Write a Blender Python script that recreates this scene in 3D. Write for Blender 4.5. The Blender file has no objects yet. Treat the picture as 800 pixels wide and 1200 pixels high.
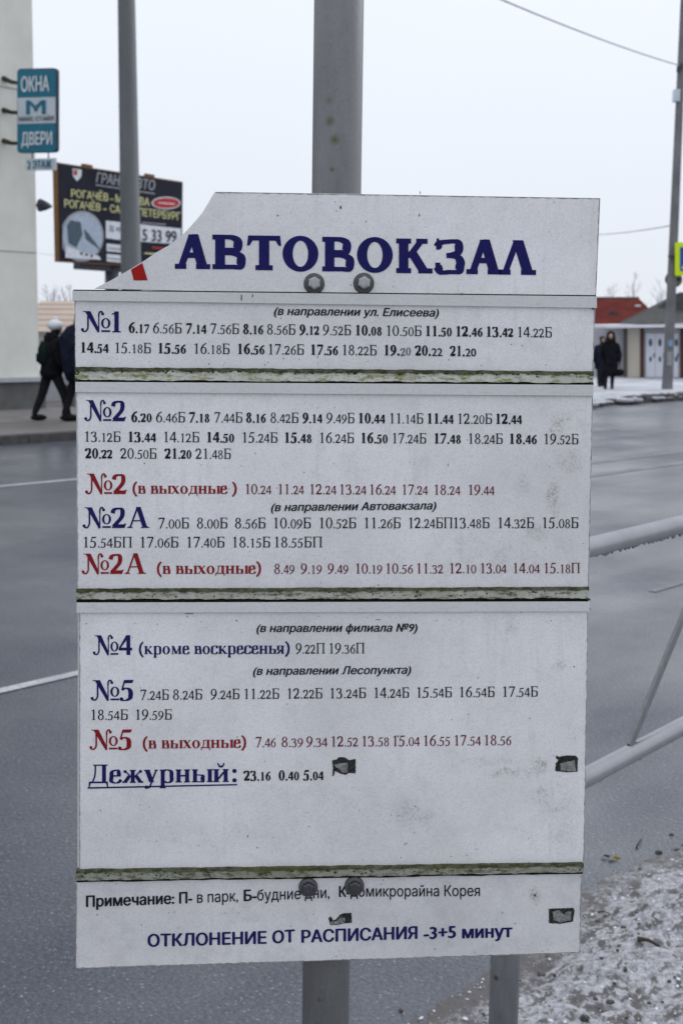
import bpy, bmesh, math, random
import numpy as np
from mathutils import Vector as V, Matrix
from mathutils.geometry import delaunay_2d_cdt
random.seed(7)
SC = bpy.context.scene
COL = SC.collection

# ------------------------------------------------------------------ camera
F = 1500.0                       # focal length in photograph pixels (800 x 1200)
CAM_H = 1.65
PITCH = math.atan(213 / F)
ROLL = math.radians(0.8)
R_CAM = (Matrix.Rotation(math.pi / 2 - PITCH, 3, 'X') @ Matrix.Rotation(ROLL, 3, 'Z'))
cd = bpy.data.cameras.new('camera')
cd.sensor_fit = 'VERTICAL'; cd.sensor_height = 36; cd.lens = 45
cd.clip_start = 0.05; cd.clip_end = 2000
cd.dof.use_dof = True; cd.dof.focus_distance = 1.5; cd.dof.aperture_fstop = 12.5
cam = bpy.data.objects.new('camera', cd); COL.objects.link(cam)
cam.matrix_world = Matrix.Translation((0, 0, CAM_H)) @ R_CAM.to_4x4()
SC.camera = cam
C0 = V((0, 0, CAM_H))

# ------------------------------------------------------------------ sky and light (overcast)
W = bpy.data.worlds.new('World'); SC.world = W; W.use_nodes = True
nt = W.node_tree; nt.nodes.clear()
SUN_EL, SUN_AZ = math.radians(40), math.radians(36)
out = nt.nodes.new('ShaderNodeOutputWorld'); bg = nt.nodes.new('ShaderNodeBackground')
sky = nt.nodes.new('ShaderNodeTexSky'); sky.sky_type = 'NISHITA'; sky.sun_disc = False
sky.sun_elevation = SUN_EL; sky.sun_rotation = SUN_AZ; sky.air_density = 1.0; sky.dust_density = 0.4
bgs = nt.nodes.new('ShaderNodeBackground'); bgs.inputs['Strength'].default_value = 0.05
nt.links.new(sky.outputs[0], bgs.inputs['Color'])
tc = nt.nodes.new('ShaderNodeTexCoord'); nz = nt.nodes.new('ShaderNodeTexNoise')
nz.inputs['Scale'].default_value = 1.6; nz.inputs['Detail'].default_value = 3
nt.links.new(tc.outputs['Generated'], nz.inputs['Vector'])
cr = nt.nodes.new('ShaderNodeValToRGB')
cr.color_ramp.elements[0].position = 0.3; cr.color_ramp.elements[0].color = (0.815, 0.855, 0.955, 1)
cr.color_ramp.elements[1].position = 0.7; cr.color_ramp.elements[1].color = (0.865, 0.918, 0.99, 1)
nt.links.new(nz.outputs[0], cr.inputs[0]); nt.links.new(cr.outputs[0], bg.inputs['Color'])
# overcast skies brighten steadily from the horizon to the zenith
sz = nt.nodes.new('ShaderNodeSeparateXYZ'); nt.links.new(tc.outputs['Generated'], sz.inputs[0])
mz = nt.nodes.new('ShaderNodeMath'); mz.operation = 'MAXIMUM'; mz.inputs[1].default_value = 0.0; nt.links.new(sz.outputs['Z'], mz.inputs[0])
ms0 = nt.nodes.new('ShaderNodeMath'); ms0.operation = 'MULTIPLY_ADD'; ms0.inputs[1].default_value = 0.70; ms0.inputs[2].default_value = 0.98
nt.links.new(mz.outputs[0], ms0.inputs[0]); nt.links.new(ms0.outputs[0], bg.inputs['Strength'])
add = nt.nodes.new('ShaderNodeMixShader'); add.inputs[0].default_value = 0.10      # nine tenths cloud
nt.links.new(bg.outputs[0], add.inputs[1]); nt.links.new(bgs.outputs[0], add.inputs[2])
nt.links.new(add.outputs[0], out.inputs['Surface'])
sl = bpy.data.lights.new('sun', 'SUN'); sl.energy = 0.8; sl.angle = math.radians(28); sl.color = (0.97, 0.975, 1)
so = bpy.data.objects.new('sun', sl); COL.objects.link(so)
sd = V((math.sin(SUN_AZ) * math.cos(SUN_EL), math.cos(SUN_AZ) * math.cos(SUN_EL), math.sin(SUN_EL)))
so.rotation_euler = sd.to_track_quat('Z', 'Y').to_euler(); so.location = (0, 0, 30)
SC.view_settings.view_transform = 'Standard'; SC.view_settings.look = 'None'
SC.view_settings.exposure = 0.0; SC.view_settings.gamma = 1.0

# ------------------------------------------------------------------ measuring helpers
def ray(u, v):
    return R_CAM @ V(((u - 400) / F, (600 - v) / F, -1.0))
def ground(u, v, z=0.0):
    r = ray(u, v); return C0 + r * ((z - CAM_H) / r.z)
def at_y(u, v, y):
    r = ray(u, v); return C0 + r * (y / r.y)
class Plane:
    """a real plane in the place; P(u, v, e) gives the point on it that lies e metres proud of it"""
    def __init__(s, p, n):
        s.p = V(p); s.n = V(n).normalized()
        if s.n.dot(C0 - s.p) < 0: s.n = -s.n
    def P(s, u, v, e=0.0):
        r = ray(u, v); return C0 + r * ((s.p - C0).dot(s.n) / r.dot(s.n)) + s.n * e
AZ = math.radians(42)
D = V((math.sin(AZ), math.cos(AZ), 0)); N = V((-math.cos(AZ), math.sin(AZ), 0))
def rf(s, n, z=0.0): return D * s + N * n + V((0, 0, z))
def sn(p): return p.dot(D), p.dot(N)

# ------------------------------------------------------------------ object helpers
ROOTLOC = {}
def rootoff(o):
    while o is not None and o.parent is not None: o = o.parent
    return V(ROOTLOC.get(o.name, (0, 0, 0))) if o is not None else V((0, 0, 0))
def tag(o, label=None, cat=None, group=None, kind=None):
    if label: o['label'] = label
    if cat: o['category'] = cat
    if group: o['group'] = group
    if kind: o['kind'] = kind
    return o
def thing(name, loc, label, cat, group=None):
    o = bpy.data.objects.new(name, None); COL.objects.link(o); o.location = loc; o.empty_display_size = 0.1
    ROOTLOC[o.name] = tuple(loc); return tag(o, label, cat, group)
def mk(name, verts, faces, mat, parent=None, smooth=False, label=None):
    off = rootoff(parent)
    me = bpy.data.meshes.new(name)
    me.from_pydata([tuple(V(v) - off) for v in verts], [], faces); me.validate(); me.update()
    me.materials.append(mat)
    if smooth: me.polygons.foreach_set('use_smooth', [True] * len(me.polygons))
    o = bpy.data.objects.new(name, me); COL.objects.link(o); o.parent = parent
    if label: o['label'] = label
    return o
def mkb(name, bm, mat, parent=None, smooth=False, label=None):
    off = rootoff(parent)
    if off.length: bmesh.ops.translate(bm, verts=bm.verts, vec=-off)
    bmesh.ops.recalc_face_normals(bm, faces=bm.faces)
    me = bpy.data.meshes.new(name); bm.to_mesh(me); bm.free(); me.materials.append(mat)
    if smooth: me.polygons.foreach_set('use_smooth', [True] * len(me.polygons))
    o = bpy.data.objects.new(name, me); COL.objects.link(o); o.parent = parent
    if label: o['label'] = label
    return o
def b_prism(bm, top, bot):
    n = len(top)
    a = [bm.verts.new(p) for p in top]; b = [bm.verts.new(p) for p in bot]
    bm.faces.new(a); bm.faces.new(b[::-1])
    for i in range(n): bm.faces.new((a[i], b[i], b[(i + 1) % n], a[(i + 1) % n]))
def b_box(bm, c, ex, ey, ez):
    """box: centre c and three half-extent vectors"""
    c, ex, ey, ez = V(c), V(ex), V(ey), V(ez)
    b_prism(bm, [c - ex - ey + ez, c + ex - ey + ez, c + ex + ey + ez, c - ex + ey + ez],
            [c - ex - ey - ez, c + ex - ey - ez, c + ex + ey - ez, c - ex + ey - ez])
def b_tube(bm, pts, rads, n=12, caps=True):
    rings = []; up = None
    pts = [V(p) for p in pts]
    for i, p in enumerate(pts):
        t = (pts[min(i + 1, len(pts) - 1)] - pts[max(i - 1, 0)]).normalized()
        if up is None: up = t.orthogonal().normalized()
        up = (up - t * up.dot(t)).normalized(); w = t.cross(up)
        r = rads[i] if hasattr(rads, '__len__') else rads
        rings.append([bm.verts.new(p + (up * math.cos(k * 2 * math.pi / n) + w * math.sin(k * 2 * math.pi / n)) * r) for k in range(n)])
    for a, b in zip(rings, rings[1:]):
        for k in range(n): bm.faces.new((a[k], a[(k + 1) % n], b[(k + 1) % n], b[k]))
    if caps: bm.faces.new(rings[0][::-1]); bm.faces.new(rings[-1])
def b_loft(bm, secs, n=14):
    """secs: (centre, vector a, vector b) ellipses"""
    rings = []
    for c, a, b in secs:
        rings.append([bm.verts.new(V(c) + V(a) * math.cos(k * 2 * math.pi / n) + V(b) * math.sin(k * 2 * math.pi / n)) for k in range(n)])
    for a, b in zip(rings, rings[1:]):
        for k in range(n): bm.faces.new((a[k], a[(k + 1) % n], b[(k + 1) % n], b[k]))
    bm.faces.new(rings[0][::-1]); bm.faces.new(rings[-1])
def b_ball(bm, c, rx, ry=None, rz=None, u=12, v=8):
    ry, rz = ry or rx, rz or rx; c = V(c)
    tp, bt_ = bm.verts.new(c + V((0, 0, rz))), bm.verts.new(c - V((0, 0, rz))); rings = []
    for i in range(1, v):
        a = math.pi * i / v; rings.append([bm.verts.new(c + V((rx * math.sin(a) * math.cos(k * 2 * math.pi / u), ry * math.sin(a) * math.sin(k * 2 * math.pi / u), rz * math.cos(a)))) for k in range(u)])
    for k in range(u):
        j = (k + 1) % u; bm.faces.new((tp, rings[0][k], rings[0][j])); bm.faces.new((bt_, rings[-1][j], rings[-1][k]))
        for a, b in zip(rings, rings[1:]): bm.faces.new((a[k], b[k], b[j], a[j]))

# ------------------------------------------------------------------ materials
def newmat(name):
    m = bpy.data.materials.new(name); m.use_nodes = True
    return m, m.node_tree, m.node_tree.nodes['Principled BSDF']
def nd(t, kind, **kw):
    n = t.nodes.new(kind)
    for k, v in kw.items():
        if k in n.inputs.keys(): n.inputs[k].default_value = v
        else: setattr(n, k, v)
    return n
def noise(t, vec, scale, detail=4, rough=0.55):
    n = nd(t, 'ShaderNodeTexNoise', Scale=scale, Detail=detail, Roughness=rough); t.links.new(vec, n.inputs['Vector']); return n.outputs[0]
def ramp(t, src, p0, p1, c0=(0, 0, 0, 1), c1=(1, 1, 1, 1)):
    r = t.nodes.new('ShaderNodeValToRGB'); e = r.color_ramp.elements
    e[0].position = p0; e[1].position = p1; e[0].color = c0; e[1].color = c1
    t.links.new(src, r.inputs[0]); return r.outputs[0]
def mix(t, fac, a, b, mode='MIX'):
    m = t.nodes.new('ShaderNodeMix'); m.data_type = 'RGBA'; m.blend_type = mode
    def put(i, x):
        if hasattr(x, 'is_output'): t.links.new(x, m.inputs[i])
        elif isinstance(x, (int, float)): m.inputs[i].default_value = x
        else: m.inputs[i].default_value = tuple(x)[:3] + (1,)
    put(0, fac); put(6, a); put(7, b); return m.outputs[2]
def math_(t, op, a, b=0.0):
    m = t.nodes.new('ShaderNodeMath'); m.operation = op
    for i, x in ((0, a), (1, b)):
        if hasattr(x, 'is_output'): t.links.new(x, m.inputs[i])
        else: m.inputs[i].default_value = x
    return m.outputs[0]
def bump(t, bs, h, strength=0.3, dist=0.002):
    b = nd(t, 'ShaderNodeBump', Strength=strength, Distance=dist); t.links.new(h, b.inputs['Height']); t.links.new(b.outputs[0], bs.inputs['Normal'])
def coord(t):
    return t.nodes.new('ShaderNodeNewGeometry').outputs['Position']
def simple(name, col, rough=0.6, metal=0.0, var=0.15, scale=8.0, bumpd=0.0, spec=None):
    m, t, b = newmat(name); p = coord(t)
    b.inputs['Specular IOR Level'].default_value = .22 if spec is None else spec
    n1 = noise(t, p, scale, 5)
    dark = tuple(c * (1 - var) for c in col); light = tuple(min(1, c * (1 + var)) for c in col)
    t.links.new(ramp(t, n1, 0.3, 0.7, dark + (1,), light + (1,)), b.inputs['Base Color'])
    b.inputs['Roughness'].default_value = rough; b.inputs['Metallic'].default_value = metal
    if bumpd: bump(t, b, n1, 0.5, bumpd)
    return m

M = {}
def M_(k, *a, **kw): M[k] = simple(k, *a, **kw); return M[k]
M_('print_black', (0.012, 0.012, 0.02), 0.5, var=0.3, scale=400, spec=.08)
M_('print_blue', (0.011, 0.011, 0.088), 0.5, var=0.2, scale=300, spec=.08)
M_('print_title_blue', (0.010, 0.010, 0.085), 0.45, var=0.2, scale=200, spec=.08)
M_('print_red', (0.21, 0.012, 0.014), 0.5, var=0.25, scale=300, spec=.08)
M_('print_dark_red', (0.12, 0.012, 0.022), 0.5, var=0.3, scale=300, spec=.08)
M_('print_faded', (0.11, 0.11, 0.13), 0.6, var=0.5, scale=900, spec=.08)
M_('title_red', (0.30, 0.012, 0.010), 0.45, var=0.1, scale=200, spec=.08)
M_('gap_shade', (0.008, 0.009, 0.006), 0.9, var=0.4, scale=200, spec=.08)  # near-black colour standing in for the shade in the rail gaps
# --- weathered white sheet of the timetable
def board_material(name, base, stains, grime=0.5):
    m, t, b = newmat(name); p = coord(t)
    big = noise(t, p, 5.0, 5, 0.6); mid = noise(t, p, 38.0, 6, 0.65); fine = noise(t, p, 420.0, 3, 0.6); mic = noise(t, p, 900.0, 2, 0.5)
    c = mix(t, ramp(t, big, 0.32, 0.68), tuple(x * 0.84 for x in base), tuple(min(.9, x * 1.05) for x in base))
    c = mix(t, math_(t, 'MULTIPLY', ramp(t, mid, 0.5, 0.75), 0.35 * grime), c, (0.25, 0.25, 0.24))
    c = mix(t, math_(t, 'MULTIPLY', ramp(t, fine, 0.44, 0.66), 0.22), c, (0.27, 0.27, 0.30))
    c = mix(t, math_(t, 'MULTIPLY', ramp(t, mic, 0.5, 0.8), 0.25), c, (0.85, 0.85, 0.88))
    # sparse dark specks
    vo = nd(t, 'ShaderNodeTexVoronoi', Scale=150.0); t.links.new(p, vo.inputs['Vector'])
    sp = ramp(t, vo.outputs['Distance'], 0.10, 0.16, (1, 1, 1, 1), (0, 0, 0, 1))
    pick = ramp(t, noise(t, p, 60.0, 3, 0.7), 0.60, 0.64)
    c = mix(t, math_(t, 'MULTIPLY', math_(t, 'MULTIPLY', sp, pick), 0.75), c, (0.07, 0.07, 0.065))
    # thin drifting rain streaks, running down the sheet
    st = nd(t, 'ShaderNodeMapping'); st.inputs['Scale'].default_value = (90, 90, 3.5); t.links.new(p, st.inputs['Vector'])
    c = mix(t, math_(t, 'MULTIPLY', ramp(t, noise(t, st.outputs[0], 1.0, 3), 0.56, 0.74), math_(t, 'MULTIPLY', ramp(t, big, .42, .6), 0.20)), c, (0.33, 0.33, 0.31))
    pat = noise(t, p, 330.0, 5, 0.8)
    wob = noise(t, p, 55.0, 4, 0.7)
    for q, rx, rz, amt, colr in stains:
        ma = nd(t, 'ShaderNodeVectorMath', operation='SUBTRACT'); t.links.new(p, ma.inputs[0]); ma.inputs[1].default_value = tuple(q)
        mb = nd(t, 'ShaderNodeVectorMath', operation='DIVIDE'); t.links.new(ma.outputs[0], mb.inputs[0]); mb.inputs[1].default_value = (rx, 1.0, rz)
        ml = nd(t, 'ShaderNodeVectorMath', operation='LENGTH'); t.links.new(mb.outputs[0], ml.inputs[0])
        ds = math_(t, 'ADD', ml.outputs['Value'], math_(t, 'MULTIPLY', math_(t, 'SUBTRACT', wob, 0.5), 3.0))
        k = ramp(t, ds, 0.25, 1.15, (1, 1, 1, 1), (0, 0, 0, 1))
        g = ramp(t, pat, 0.47, 0.60)
        c = mix(t, math_(t, 'MULTIPLY', math_(t, 'MULTIPLY', k, math_(t, 'ADD', math_(t, 'MULTIPLY', g, 0.88), 0.12)), amt), c, colr)
    t.links.new(c, b.inputs['Base Color']); b.inputs['Roughness'].default_value = 0.42
    bump(t, b, math_(t, 'ADD', fine, math_(t, 'MULTIPLY', noise(t, p, 7.0, 3), 9.0)), 0.35, 0.0006)
    return m

def moss_material(name, base, green, amount, streak=1.0):
    m, t, b = newmat(name); p = coord(t)
    mp = nd(t, 'ShaderNodeMapping'); mp.inputs['Scale'].default_value = (75 * streak, 75, 190); t.links.new(p, mp.inputs['Vector'])
    b.inputs['Specular IOR Level'].default_value = .2
    n1 = noise(t, mp.outputs[0], 1.0, 6, 0.72); n2 = noise(t, p, 260.0, 5, 0.7); n3 = noise(t, p, 14.0, 3)
    c = mix(t, ramp(t, n1, 0.64 - amount * 0.30, 0.74 - amount * 0.22), base, green)
    c = mix(t, math_(t, 'MULTIPLY', ramp(t, n2, 0.5, 0.68), 0.55 * amount + 0.06), c, (0.018, 0.02, 0.010))
    c = mix(t, math_(t, 'MULTIPLY', ramp(t, n3, 0.45, 0.65), 0.45 * amount), c, (0.10, 0.105, 0.03))
    t.links.new(c, b.inputs['Base Color']); b.inputs['Roughness'].default_value = 0.75; bump(t, b, n2, 0.6, 0.0015)
    return m

# --- the wet road
def road_material():
    m, t, b = newmat('wet_asphalt'); p = coord(t)
    big = noise(t, p, 0.35, 5, 0.6); grain = noise(t, p, 75.0, 4, 0.75); g2 = noise(t, p, 33.0, 4, 0.7); mid = noise(t, p, 4.0, 5)
    mp = nd(t, 'ShaderNodeMapping'); mp.inputs['Rotation'].default_value = (0, 0, AZ); t.links.new(p, mp.inputs['Vector'])
    mp2 = nd(t, 'ShaderNodeMapping'); mp2.inputs['Scale'].default_value = (1.6, 0.06, 1); t.links.new(mp.outputs[0], mp2.inputs['Vector'])
    tracks = noise(t, mp2.outputs[0], 1.0, 3, 0.5)
    vo = nd(t, 'ShaderNodeTexVoronoi', Scale=85.0); t.links.new(p, vo.inputs['Vector'])
    c = mix(t, ramp(t, g2, 0.35, 0.7), (0.010, 0.012, 0.020), (0.026, 0.030, 0.046))
    c = mix(t, ramp(t, grain, 0.42, 0.66), c, (0.060, 0.068, 0.098))
    stone = math_(t, 'MULTIPLY', ramp(t, vo.outputs['Distance'], 0.18, 0.32, (1, 1, 1, 1), (0, 0, 0, 1)), ramp(t, grain, 0.50, 0.62))
    c = mix(t, math_(t, 'MULTIPLY', stone, 0.75), c, (0.36, 0.36, 0.39))
    c = mix(t, math_(t, 'MULTIPLY', ramp(t, tracks, 0.4, 0.7), 0.2), c, (0.02, 0.021, 0.027))
    c = mix(t, math_(t, 'MULTIPLY', ramp(t, mid, 0.5, 0.75), 0.2), c, (0.07, 0.074, 0.092))
    t.links.new(c, b.inputs['Base Color'])
    w = math_(t, 'ADD', math_(t, 'MULTIPLY', ramp(t, big, 0.35, 0.7), 0.16), math_(t, 'MULTIPLY', ramp(t, tracks, 0.4, 0.65), 0.09))
    r = math_(t, 'SUBTRACT', 0.54, w); r = math_(t, 'ADD', r, math_(t, 'MULTIPLY', grain, 0.08))
    t.links.new(r, b.inputs['Roughness'])
    h = math_(t, 'ADD', math_(t, 'MULTIPLY', grain, 0.6), math_(t, 'MULTIPLY', vo.outputs['Distance'], 0.5))
    bump(t, b, h, 0.7, 0.007)
    cw = math_(t, 'ADD', math_(t, 'MULTIPLY', ramp(t, big, 0.36, 0.58), 0.45), math_(t, 'ADD', math_(t, 'MULTIPLY', ramp(t, tracks, 0.36, 0.66), 0.12), math_(t, 'MULTIPLY', ramp(t, noise(t, p, 1.3, 5, .6), 0.42, 0.62), 0.22)))
    t.links.new(cw, b.inputs['Coat Weight']); b.inputs['Coat Roughness'].default_value = 0.22; b.inputs['Coat IOR'].default_value = 1.45
    cb = nd(t, 'ShaderNodeBump', Strength=0.25, Distance=0.006); t.links.new(g2, cb.inputs['Height']); t.links.new(cb.outputs[0], b.inputs['Coat Normal'])
    return m
M['road'] = road_material()
def slush_ground(name, c0, c1, c2, sc=1.2, rough=0.75):
    m, t, b = newmat(name); p = coord(t)
    n1 = noise(t, p, sc, 6, 0.65); n2 = noise(t, p, sc * 14, 5, 0.65)
    c = mix(t, ramp(t, n1, 0.38, 0.6), c0, c1); c = mix(t, math_(t, 'MULTIPLY', ramp(t, n2, 0.45, 0.7), 0.6), c, c2)
    t.links.new(c, b.inputs['Base Color']); b.inputs['Roughness'].default_value = rough; bump(t, b, n2, 0.4, 0.02); return m
M['pavement_far'] = slush_ground('trodden_pavement', (0.12, 0.112, 0.105), (0.17, 0.16, 0.155), (0.085, 0.08, 0.075))
M['pavement_snow'] = slush_ground('snowy_pavement', (0.34, 0.34, 0.37), (0.52, 0.53, 0.57), (0.24, 0.235, 0.24), 0.8)
M['ground_far'] = slush_ground('far_ground', (0.30, 0.30, 0.31), (0.45, 0.45, 0.48), (0.20, 0.19, 0.17), 0.1)
M['kerb'] = simple('kerb_concrete', (0.085, 0.08, 0.08), 0.8, var=0.3, scale=6, bumpd=0.004)
M['marking'] = slush_ground('worn_road_paint', (0.50, 0.50, 0.51), (0.34, 0.34, 0.36), (0.12, 0.12, 0.13), 5.0, 0.55)
M['marking_worn'] = slush_ground('very_worn_road_paint', (0.17, 0.17, 0.19), (0.07, 0.07, 0.085), (0.05, 0.05, 0.065), 3.5, 0.5)
# --- painted / galvanised metal
def metal_paint(name, col, rough, metal, spots, rust=(0.10, 0.075, 0.03), sc=30.0):
    m, t, b = newmat(name); p = coord(t)
    mp = nd(t, 'ShaderNodeMapping'); mp.inputs['Scale'].default_value = (1, 1, 0.22); t.links.new(p, mp.inputs['Vector'])
    n1 = noise(t, mp.outputs[0], sc, 5, 0.65); n2 = noise(t, p, sc * 8, 4, 0.7); n3 = noise(t, p, sc * 1.3, 2)
    c = mix(t, ramp(t, n1, 0.3, 0.7), tuple(x * 0.78 for x in col), tuple(x * 1.15 for x in col))
    c = mix(t, math_(t, 'MULTIPLY', ramp(t, n2, 0.55, 0.72), 0.45), c, tuple(x * 0.4 for x in col))
    c = mix(t, math_(t, 'MULTIPLY', ramp(t, n2, 0.30, 0.40, (1, 1, 1, 1), (0, 0, 0, 1)), 0.25), c, tuple(min(1, x * 1.7) for x in col))
    for q, rad in spots:
        ml = nd(t, 'ShaderNodeVectorMath', operation='DISTANCE'); t.links.new(p, ml.inputs[0]); ml.inputs[1].default_value = tuple(q)
        ds = math_(t, 'ADD', ml.outputs['Value'], math_(t, 'MULTIPLY', math_(t, 'SUBTRACT', n2, 0.5), rad * 1.2))
        c = mix(t, ramp(t, ds, rad * 0.35, rad * 1.3, (1, 1, 1, 1), (0, 0, 0, 1)), c, rust)
    t.links.new(c, b.inputs['Base Color']); b.inputs['Roughness'].default_value = rough; b.inputs['Metallic'].default_value = metal
    bump(t, b, n2, 0.25, 0.0008); return m

# ------------------------------------------------------------------ lettering: a drawn serif face
def catmull(pts, k=6, closed=False):
    P = [V(p) for p in pts]; n = len(P); o = []
    rng = range(n) if closed else range(n - 1)
    for i in rng:
        if closed: a, b, c, d = P[i - 1], P[i], P[(i + 1) % n], P[(i + 2) % n]
        else: a, b, c, d = P[max(i - 1, 0)], P[i], P[i + 1], P[min(i + 2, n - 1)]
        for j in range(k):
            s = j / k
            o.append(0.5 * ((2 * b) + (c - a) * s + (2 * a - 5 * b + 4 * c - d) * s * s + (3 * b - a - 3 * c + d) * s ** 3))
    if not closed: o.append(P[-1])
    return o
class Glyph:
    def __init__(s, T, t, sh, ext=62, brk=26):
        s.T, s.t, s.sh, s.ext, s.brk = T, t, sh, ext, brk; s.pl = []
    def poly(s, *p): s.pl.append([V(q) for q in p])
    def rect(s, x0, y0, x1, y1): s.poly((x0, y0), (x1, y0), (x1, y1), (x0, y1))
    def pen(s, pts, closed=False, T=None, t=None, k=6, power=1.2, taper=None):
        T = T or s.T; t = t or s.t; P = catmull(pts, k, closed); n = len(P); L = []; Rr = []
        for i in range(n):
            if closed: d = P[(i + 1) % n] - P[i - 1]
            else: d = P[min(i + 1, n - 1)] - P[max(i - 1, 0)]
            d.normalize(); w = t + (T - t) * abs(d.y) ** power
            if taper:
                f = i / (n - 1); w *= taper[0] + (taper[1] - taper[0]) * f
            q = V((-d.y, d.x)) * w / 2; L.append(P[i] + q); Rr.append(P[i] - q)
        for i in range(n if closed else n - 1):
            j = (i + 1) % n; s.poly(L[i], L[j], Rr[j], Rr[i])
    def line(s, a, b, w):
        a, b = V(a), V(b); d = (b - a).normalized(); q = V((-d.y, d.x)) * w / 2; s.poly(a + q, b + q, b - q, a - q)
    def slant(s, x0, y0, x1, y1, w):
        """slanted stroke with horizontal ends; w is the horizontal width"""
        s.poly((x0 - w / 2, y0), (x0 + w / 2, y0), (x1 + w / 2, y1), (x1 - w / 2, y1))
    def ring(s, cx, cy, rx, ry, T=None, t=None):
        T = T or s.T; t = t or s.t
        n = 28; o = [V((cx + rx * math.cos(a), cy + ry * math.sin(a))) for a in [k * 2 * math.pi / n for k in range(n)]]
        i_ = [V((cx + (rx - T) * math.cos(a), cy + (ry - t) * math.sin(a))) for a in [k * 2 * math.pi / n for k in range(n)]]
        for k in range(n):
            j = (k + 1) % n; s.poly(o[k], o[j], i_[j], i_[k])
    def ball(s, x, y, r): s.poly(*[(x + r * math.cos(k * math.pi / 5), y + r * math.sin(k * math.pi / 5)) for k in range(10)])
    def serif(s, x, w, y, up, l=1.0, r=1.0):
        """slab at y (up=1: stands on y; -1: hangs from y) across a stroke of width w at x"""
        e = s.ext; x0 = x - w / 2 - e * l; x1 = x + w / 2 + e * r; h = s.sh * up; b = s.brk * up
        s.poly((x0, y), (x1, y), (x1, y + h), (x + w / 2 + s.brk * (r > 0), y + h), (x + w / 2, y + h + b), (x - w / 2, y + h + b), (x - w / 2 - s.brk * (l > 0), y + h), (x0, y + h))
    def stem(s, x, y0, y1, w=None, b=(1, 1), t=(1, 1)):
        w = w or s.T; s.rect(x - w / 2, y0, x + w / 2, y1)
        if b: s.serif(x, w, y0, 1, *b)
        if t: s.serif(x, w, y1, -1, *t)

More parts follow.
